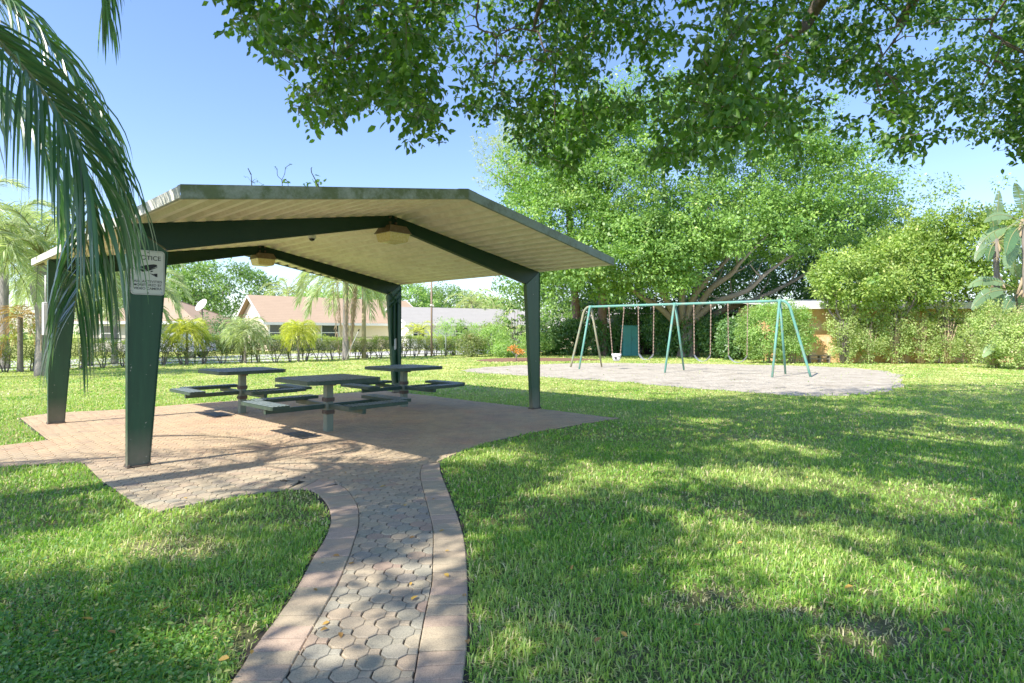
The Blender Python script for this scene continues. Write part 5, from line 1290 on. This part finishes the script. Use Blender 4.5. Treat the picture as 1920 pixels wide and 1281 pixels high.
# ---- paddle-leaved plants (wild banana look) on the right
def paddle(px, d, h, n, label, seed, spec):
    spec = [(a + .15 * math.sin(7 * a), b, c * 1.3, d_ * .9, e_) for a, b, c, d_, e_ in spec]
    spec += [(a + .9, b * .6 - .1, c * .85, d_, e_ * 1.1) for a, b, c, d_, e_ in spec[1:]]
    rng = np.random.default_rng(seed); rs = random.Random(seed); p = at(px, 640, d); e = empty('paddle_leaf_plant', (p.x, p.y, 0), 0, label, 'plant', 'giant paddle-leaved plants')
    m = MB(); m.tube([(0, 0, 0), (.04, 0, h * .5), (-.02, 0, h)], [.13, .11, .10], 10, wob=.1); m.build('trunk', M['bark_grey'], e)
    for k in range(16):
        a = rs.uniform(0, 2 * PI); m = MB(); z = h * rs.uniform(.35, 1.03); L = rs.uniform(.3, .8)
        m.slab([(0, 0, z), (math.cos(a) * .12, math.sin(a) * .12, z), (math.cos(a + .2) * .3, math.sin(a + .2) * .3, z - L), (math.cos(a) * .22, math.sin(a) * .22, z - L)], (.01, .01, 0)); m.build('dead_sheath', M['dead_frond'], e)
    for (az, el, L, Wd, drp) in spec:
        dirv = Vector((math.sin(az) * math.cos(el), -abs(math.cos(az)) * .25 * math.cos(el), math.sin(el))).normalized()
        cur = Vector((0, 0, h - .1)); pts = [cur.copy()]; dd = dirv.copy(); seg = 12; st = L * 1.7 / seg
        for k in range(seg):
            cur = cur + dd * st; pts.append(cur.copy()); dd = (dd + Vector((0, 0, -1)) * drp * .05 * (k + 1) / 4).normalized()
        mm = MB(); mm.tube(pts, [.022 * (1 - .7 * k / seg) for k in range(seg + 1)], 5)
        side = Vector((math.cos(az), .35 * math.sin(az), 0)).normalized()
        if abs(dirv.z) < .5: side = dirv.cross(Vector((.1, -.9, .5))).normalized()
        s0 = 5
        vs, fs, aa = [], [], rs.random()
        nn = 26
        def P_(t): f = t * seg; i = min(int(f), seg - 1); return pts[i].lerp(pts[i + 1], f - i)
        for sd in (-1, 1):
            for k in range(nn):
                t0 = .30 + .70 * k / nn; t1 = .30 + .70 * (k + (1 if rs.random() < .84 else rs.uniform(.45, .85))) / nn
                w = lambda t: Wd * .5 * max(.02, math.sin(PI * min(1, max(0, (t - .30) / .70)) ** .85)) ** .55
                dz = Vector((0, 0, -.10)) * rs.uniform(.6, 1.3)
                q0, q1 = P_(t0), P_(t1); n0 = len(vs); ou = side * sd + (dz * 2.2); tip = (q1 - q0) * .6
                vs += [q0, q1, q1 + ou * w(t1) + tip, q0 + ou * w(t0) + tip]; fs.append((n0, n0 + 1, n0 + 2, n0 + 3))
        mm2 = MB(); mm2.add(vs, fs, aa); fr = mm2.build('leaf_blade', M['paddle'], e, True); mm.build('stalk', M['rachis'], fr)
sp1 = [(.1, 1.45, .95, .52, .2), (-.45, 1.0, .7, .40, 1.2), (1.3, .35, 1.0, .55, 1.5), (1.0, -.2, .9, .5, 1.8), (-1.3, -.3, .6, .4, 2), (1.6, .9, .9, .5, 1.6), (.5, -.6, .8, .45, 1)]
paddle(1868, 24.5, 5.35, 8, 'paddle-leaved plant with one upright leaf, left of the other one', 1, sp1)
sp2 = [(.2, 1.35, 1.0, .6, .2), (-1.0, .4, .9, .5, 1.5), (-1.3, -.1, 1.1, .6, 1.6), (.9, .7, 1.1, .6, 1.4), (-.7, -.5, 1.0, .6, 1.4), (1.4, 0, 1.0, .55, 1.5), (-.3, .9, .8, .5, 1.0)]
paddle(1922, 23.5, 5.9, 8, 'taller paddle-leaved plant cut by the right edge of the photo', 2, sp2)
sp3 = [(-1.2, .5, 1.1, .55, 1.5), (-.9, .1, 1.2, .6, 1.5), (.8, .6, 1.1, .6, 1.3), (-1.4, -.1, .9, .5, 1.2), (.2, 1.2, .9, .5, .6), (-.4, .9, .9, .5, 1.1)]
paddle(1912, 24.2, 3.2, 8, 'short paddle-leaved plant below the tallest one', 3, sp3)
paddle(1935, 23.6, 1.3, 8, 'lowest paddle-leaved plant, leaves reaching down to the lawn', 4, sp3)

# ================================================================== NEAR PALM (left) 
PB = Vector((-6.3, 3.1, 0)); PT = Vector((0, 0, 4.9))
e = empty('near_palm', PB, 0, 'near palm at the left whose long dark fronds arch down over the shelter', 'palm')
m = MB(); m.tube([(0, 0, -.1)] + [(0, 0, .35 * k) for k in range(1, 15)], [.20 - .004 * k + (.006 if k % 2 else 0) for k in range(15)], 14); m.build('trunk', M['palm_trunk'], e)
rng = np.random.default_rng(31)
def near_frond(pts, n, ll, w, droop, nm='frond', **k):
    me = frond_mesh([tuple(Vector(p) - PB) for p in pts], n, ll, w, droop, rng, M['frond_near'], name=nm, **k); link(nm, me, e)
T0 = PB + PT
near_frond([T0, at(-330, -30, 3.9), at(-150, 0, 3.85), at(-40, 50, 3.8), at(30, 112, 3.75), at(90, 185, 3.7), at(140, 260, 3.7), at(163, 330, 3.7), at(166, 400, 3.75), at(158, 470, 3.8), at(148, 530, 3.85), at(138, 585, 3.88)], 200, 1.05, .019, .30, seg=7, rr=.020, gap=.28, lift=.12, plume=.16, spread=.95)
near_frond([T0, at(-350, -170, 4.5), at(-180, -110, 4.45), at(-40, -30, 4.4), at(70, 60, 4.4), at(150, 165, 4.45), at(200, 270, 4.5), at(226, 370, 4.55), at(236, 440, 4.6)], 140, .74, .016, .34, seg=6, rr=.016, gap=.3, lift=.2, plume=.16)
near_frond([T0, at(-300, 120, 4.9), at(-150, 110, 5.0), at(-20, 160, 5.1), at(60, 240, 5.1), at(105, 330, 5.15), at(122, 420, 5.2)], 90, .75, .022, .4, seg=6, rr=.016, gap=.3, lift=.15, plume=.16)
near_frond([T0, at(-250, -330, 4.6), at(-60, -330, 4.7), at(90, -240, 4.8), at(165, -150, 4.8), at(192, -70, 4.85), at(196, 10, 4.9)], 90, .80, .022, .5, seg=5, rr=.018, gap=.3, lift=.1, plume=.12)
near_frond([T0, at(-420, -120, 3.3), at(-260, -60, 3.1), at(-140, 40, 2.95), at(-70, 160, 2.9), at(-40, 280, 2.9)], 52, .60, .024, .5, seg=5, rr=.018, gap=.3, lift=.1, plume=.12)
near_frond([T0, at(-300, -420, 5.6), at(-120, -300, 6.0), at(-30, -130, 6.2), at(20, -20, 6.3)], 44, .55, .022, .5, seg=5, rr=.018, gap=.3, lift=.1)
for k, (az, el) in enumerate([(2.2, .5), (2.9, .3), (3.6, .5), (4.2, .3), (1.7, .9), (3.2, 1.0)]):  # unseen fronds, added for the shadows they cast
    L = 3.1; cur = T0.copy(); p = [cur.copy()]; d = Vector((math.cos(az) * math.cos(el), math.sin(az) * math.cos(el), math.sin(el)))
    for j in range(5): cur = cur + d * L / 5; p.append(cur.copy()); d = (d + Vector((0, 0, -.34 * (1 + .25 * j)))).normalized()
    me = frond_mesh([tuple(q - PB) for q in p], 40, .7, .026, .5, rng, M['frond_near'], seg=3, rr=.018, gap=.2); link('frond', me, e)

# ================================================================== OVERHEAD TREE
mask_poly = [(425, -60), (432, 0), (445, 16), (470, 22), (455, 66), (500, 88), (540, 92), (548, 112), (578, 112), (588, 145), (545, 172), (590, 190), (588, 228), (612, 244), (628, 205), (660, 185), (690, 214), (712, 190), (742, 192), (780, 235), (805, 262), (818, 258), (806, 205), (812, 160), (800, 120), (838, 118), (850, 98), (872, 66), (880, 20), (892, 30),
             (900, 80), (872, 96), (868, 130), (880, 150), (856, 186), (886, 212), (918, 224), (934, 208), (962, 225), (966, 262), (990, 290), (1040, 308), (1075, 300), (1108, 265), (1128, 215), (1118, 165), (1100, 145), (1135, 112), (1150, 78), (1185, 92), (1215, 125), (1250, 112), (1284, 85), (1262, 60), (1235, 30), (1225, -5), (1280, -5), (1288, 46), (1325, 50), (1350, 72),
             (1318, 108), (1275, 140), (1215, 150), (1190, 165), (1140, 195), (1150, 222), (1215, 232), (1260, 256), (1225, 290), (1222, 328), (1272, 330), (1320, 314), (1365, 300), (1420, 300), (1480, 306), (1540, 300), (1575, 292), (1600, 262), (1665, 268), (1700, 285), (1740, 268), (1775, 262), (1800, 240), (1832, 262), (1880, 262), (1930, 280), (2120, 300), (2120, -60)]
mask_poly = [(a, b - 26 if (1190 < a < 1660 and b > 225) else b) for a, b in mask_poly]
holes = [(1060, 180, 16, 22), (960, 120, 14, 16), (1320, 20, 26, 22), (1392, 60, 22, 10), (1600, 188, 34, 26), (1556, 160, 22, 18), (1722, 80, 38, 26), (1765, 225, 34, 16), (1690, 232, 26, 10), (1840, 150, 14, 26), (1470, 60, 20, 8), (1660, 60, 14, 26), (1500, 150, 24, 10), (1800, 60, 16, 12), (700, 60, 12, 10), (610, 80, 14, 14), (1380, 170, 20, 12), (990, 70, 12, 8), (1290, 110, 20, 22), (1240, 175, 26, 10), (1770, 140, 16, 18)]
sun_px = [(330, 905, 200, 28), (120, 900, 160, 24), (150, 1030, 190, 45), (430, 815, 190, 46), (650, 835, 100, 22), (120, 790, 260, 36), (1160, 890, 130, 24), (935, 855, 80, 12), (1050, 915, 50, 14), (1480, 838, 80, 10), (1420, 895, 110, 20), (1560, 890, 60, 16), (1690, 925, 150, 24), (1800, 950, 110, 20),
          (1540, 1080, 220, 56), (1420, 1010, 120, 36), (1690, 815, 80, 10), (1850, 795, 60, 10), (1690, 770, 40, 8), (1790, 1150, 90, 26), (960, 1190, 80, 30), (1560, 1200, 60, 22), (700, 1215, 120, 40), (840, 1060, 26, 60), (840, 1215, 30, 30), (760, 1060, 50, 30), (360, 1200, 60, 22), (1100, 1240, 60, 20), (930, 990, 30, 30), (1820, 830, 60, 8), (1850, 1060, 60, 16), (1280, 1120, 60, 16),
          (300, 950, 60, 20), (1750, 860, 50, 8), (1620, 985, 60, 12), (1230, 965, 40, 10), (560, 870, 60, 14), (1330, 790, 50, 6), (520, 1190, 40, 24)]
def shade_limit(px):
    return np.interp(px, [-400, 300, 830, 1160, 1260, 1400, 1690, 2200], [790, 800, 790, 752, 748, 740, 722, 712])
def light_hit(P, rnd):
    """True where the cluster would shade a place that lies in the sun in the photo"""
    gx = P[:, 0] + .73 * P[:, 2]; gy = P[:, 1] + .63 * P[:, 2]; px, py = proj(gx, np.maximum(gy, .4), 0 * gx)
    hit = np.zeros(len(P), bool)
    for cx, cy, rx, ry in sun_px:
        X0, Y0 = gp(cx, cy); ax_ = rx * Y0 / F + .13; ay_ = ry * Y0 / (cy - HY) + .13; hit |= (((gx - X0) / ax_) ** 2 + ((gy - Y0) / ay_) ** 2 < 1)
    hit |= (py < shade_limit(px)) & (gy > 2)
    return hit & (rnd < .97)
rng = np.random.default_rng(2024)
# (a) lower boughs that reach into view
n = 14000
px = rng.random(n) * 1700 + 420; py = rng.random(n) * 400 - 50
ok = inpoly(px, py, mask_poly)
for cx, cy, rx, ry in holes: ok &= ~(((px - cx) / rx) ** 2 + ((py - cy) / ry) ** 2 < 1.7)
ok &= ~((px > 1200) & (px < 1620) & (py > 150) & (rng.random(n) < .35)) & ~(rng.random(n) < .22)
px, py = px[ok], py[ok]
lowness = np.clip(py / 260, 0, 1); base_d = 6.0 + 1.2 * np.sin(px * .008) + .8 * np.sin(px * .021 + 1) + (px > 1250) * .6
d = base_d + rng.random(len(px)) ** 1.4 * (1.2 + 4.5 * (1 - lowness))
Cv = np.stack([(px - CX) * d / F, d, EYE - (py - HY) * d / F], 1)
keep = np.where(light_hit(Cv, rng.random(len(Cv))), rng.random(len(Cv)) < .2, True); Cv = Cv[keep][:2650]
# (b) unseen crown above the frame, shaped to cast the wanted ground shade
n = 42000; gy = 1.2 + rng.random(n) * 17.5; gx = (rng.random(n) * 2 - 1) * (gy * .98 + 1.2); z = 5.0 + 4.6 * rng.random(n)
Ch = np.stack([gx - .73 * z, gy - .63 * z, z], 1)
px, py = proj(Ch[:, 0], Ch[:, 1], Ch[:, 2]); vis = (Ch[:, 1] > .3) & (px > -60) & (px < 1980) & (py > -45)
shp = .5 + .5 * wob(gx, gy, .9, 3)
okc = ~vis & ~light_hit(Ch, rng.random(n)) & (np.hypot(Ch[:, 0], Ch[:, 1]) < 17) & (rng.random(n) < .45 + .55 * shp)
gpx, gpy = proj(gx, gy, 0 * gx); okc &= ~((gpx < 700) & (rng.random(n) < .35))
okc &= ~((gpx < 860) & (gpy < 870) & (gpy > 740))
Ch = Ch[okc][:4300]
tb = Vector((3.4, -4.6, 0)); e = empty('overhanging_tree', tb, 0, 'large tree whose dark leafy boughs hang into the top of the photo', 'tree')
def sprays(C, nl, leaf, rad, rng):
    n = len(C); tw = unit(rng.normal(size=(n, 3)) * [1, 1, .35] + [0, 0, -.35]); s = np.repeat(tw, nl, 0); c = np.repeat(C, nl, 0); t = np.tile(np.linspace(-1, 1, nl), n)[:, None]
    sd = unit(np.cross(s, [0, 0, 1.]) + 1e-3); al = np.tile([1., -1.], n * nl)[:n * nl][:, None]
    P = c + s * t * rad + [0, 0, -.10] * (t * t) * rad + rng.normal(size=s.shape) * .03
    D = unit(sd * al * .8 + s * .5 + [0, 0, -.55] + rng.normal(size=s.shape) * .45); N = unit(rng.normal(size=s.shape) * .55 + [0, 0, .7])
    L = leaf * (.7 + .55 * rng.random(len(P))); return P, D, N, L, L * (.56 + .1 * rng.random(len(P))), np.clip(.6 * rng.random(len(P)) + .4 * np.repeat(rng.random(n), nl), 0, 1), tw
P, D, N, L, Wd, rnd, tw = sprays(Cv, 13, .088, .24, rng)
link('hanging_foliage', leaf_mesh('hanging_foliage', P - np.array(tb), D, N, L, Wd, rnd, M['leaf_over'], True), e)
# twigs of every third spray
tm = MB()
for c, t in zip(Cv[::3], tw[::3]):
    c = Vector(c) - tb; t = Vector(t); tm.tube([c - t * .26 + Vector((0, 0, -.02)), c, c + t * .24 + Vector((0, 0, -.03))], [.004, .003, .0015], 3, cap=False)
tm.build('twigs', M['bark_twig'], e)
P, D, N, L, Wd, rnd, tw = sprays(Ch, 22, .125, .42, rng)
link('upper_shade_foliage', leaf_mesh('upper_shade_foliage', P - np.array(tb), D, N, L, Wd, rnd, M['leaf_over']), e)
m = MB(); m.tube([(0, 0, -.2), (.05, 0, .3), (0, .1, 1.6), (0, .2, 3.0)], [.75, .55, .46, .42], 14, wob=.08); m.build('trunk', M['bark_grey'], e)
boughs = [[(1552, -20, 7.6), (1500, 55, 7.7), (1452, 92, 7.8), (1400, 118, 7.9), (1362, 134, 8.0), (1310, 190, 8.1), (1262, 240, 8.2)], [(1728, -20, 7.0), (1697, 46, 7.1), (1655, 105, 7.1), (1640, 130, 7.2), (1652, 185, 7.3)], [(1022, -20, 6.8), (1012, 66, 6.8), (1038, 135, 6.8), (1040, 210, 6.9)],
          [(648, -20, 6.4), (628, 70, 6.4), (624, 137, 6.45), (640, 180, 6.5)], [(790, -20, 6.2), (716, 0, 6.2), (726, 60, 6.3), (722, 110, 6.3)], [(1900, -20, 6.5), (1880, 80, 6.6), (1840, 160, 6.7)], [(1150, -20, 7.4), (1110, 60, 7.5), (1060, 130, 7.5)], [(1452, 92, 7.8), (1470, 170, 8.2), (1440, 230, 8.4), (1400, 262, 8.6)], [(900, -20, 7.0), (930, 70, 7.0), (925, 150, 7.0)]]
rs = random.Random(8)
for k, l in enumerate(boughs):
    p = [at(*q) - tb for q in l]
    if k != 7:
        s_ = p[0]; p = [Vector((0, .2, 2.8)), Vector((s_.x * .25, s_.y * .25, 5.6)), Vector((s_.x * .6, s_.y * .6 - .6, max(6.4, s_.z + 1.2)))] + p; r0 = .17
    else: r0 = .03
    q = smooth_line([tuple(v) for v in p], 5); nq = len(q); mm = MB()
    mm.tube(q, [max(.008, (r0 * (1 - min(1, i / (nq * .55))) + .034 * (1 - i / nq)) if r0 > .1 else r0 * (1 - .8 * i / nq)) for i in range(nq)], 7)
    for j in range(7):
        c = Vector(q[int(nq * (.5 + .07 * j))]); t = c + Vector((rs.uniform(-.7, .7), rs.uniform(-.4, .4), rs.uniform(-.55, .3))); mm.tube([c, c.lerp(t, .5) + Vector((0, 0, .05)), t], [.011, .008, .003], 5)
    mm.build('branch', M['bark_twig'], e)

# ================================================================== LIGHT, SKY, CAMERA
sc = bpy.context.scene
sd = Vector((-.73, -.63, 1.0)).normalized()          # towards the sun
el = math.asin(sd.z); azn = math.atan2(sd.x, sd.y)    # clockwise from +Y
su = bpy.data.lights.new('sun', 'SUN'); su.energy = SUN_E; su.angle = R(.53); su.color = (1.0, .955, .86)
so_ = bpy.data.objects.new('sun', su); COL.objects.link(so_); so_.rotation_euler = sd.to_track_quat('Z', 'Y').to_euler()
w = bpy.data.worlds.new('World'); sc.world = w; w.use_nodes = True; nt = w.node_tree; nt.nodes.clear()
out = nt.nodes.new('ShaderNodeOutputWorld'); bg = nt.nodes.new('ShaderNodeBackground'); sk = nt.nodes.new('ShaderNodeTexSky')
sk.sky_type = 'NISHITA'; sk.sun_disc = False; sk.sun_elevation = el; sk.sun_rotation = azn; sk.altitude = 0; sk.air_density = 1.0; sk.dust_density = .5; sk.ozone_density = 2.5
bg.inputs['Strength'].default_value = SKY_S
hs = nt.nodes.new('ShaderNodeHueSaturation'); hs.inputs['Saturation'].default_value = 1.2; hs.inputs['Hue'].default_value = .513; nt.links.new(sk.outputs[0], hs.inputs['Color']); nt.links.new(hs.outputs[0], bg.inputs['Color']); nt.links.new(bg.outputs[0], out.inputs[0])
cam = bpy.data.cameras.new('camera'); co = bpy.data.objects.new('camera', cam); COL.objects.link(co)
co.location = (0, 0, EYE); co.rotation_euler = (R(90), 0, 0); cam.sensor_fit = 'HORIZONTAL'; cam.sensor_width = 36; cam.lens = 36 * F / 1920; cam.shift_y = -(640.5 - HY) / 1920; cam.clip_end = 3000; cam.clip_start = .05
sc.camera = co
sc.view_settings.view_transform = 'Standard'; sc.view_settings.look = 'None'; sc.view_settings.exposure = 0; sc.view_settings.gamma = 1.3
sc.cycles.max_bounces = 7; sc.cycles.diffuse_bounces = 3; sc.cycles.glossy_bounces = 2; sc.cycles.transmission_bounces = 3; sc.cycles.transparent_max_bounces = 4; sc.cycles.sample_clamp_indirect = 6
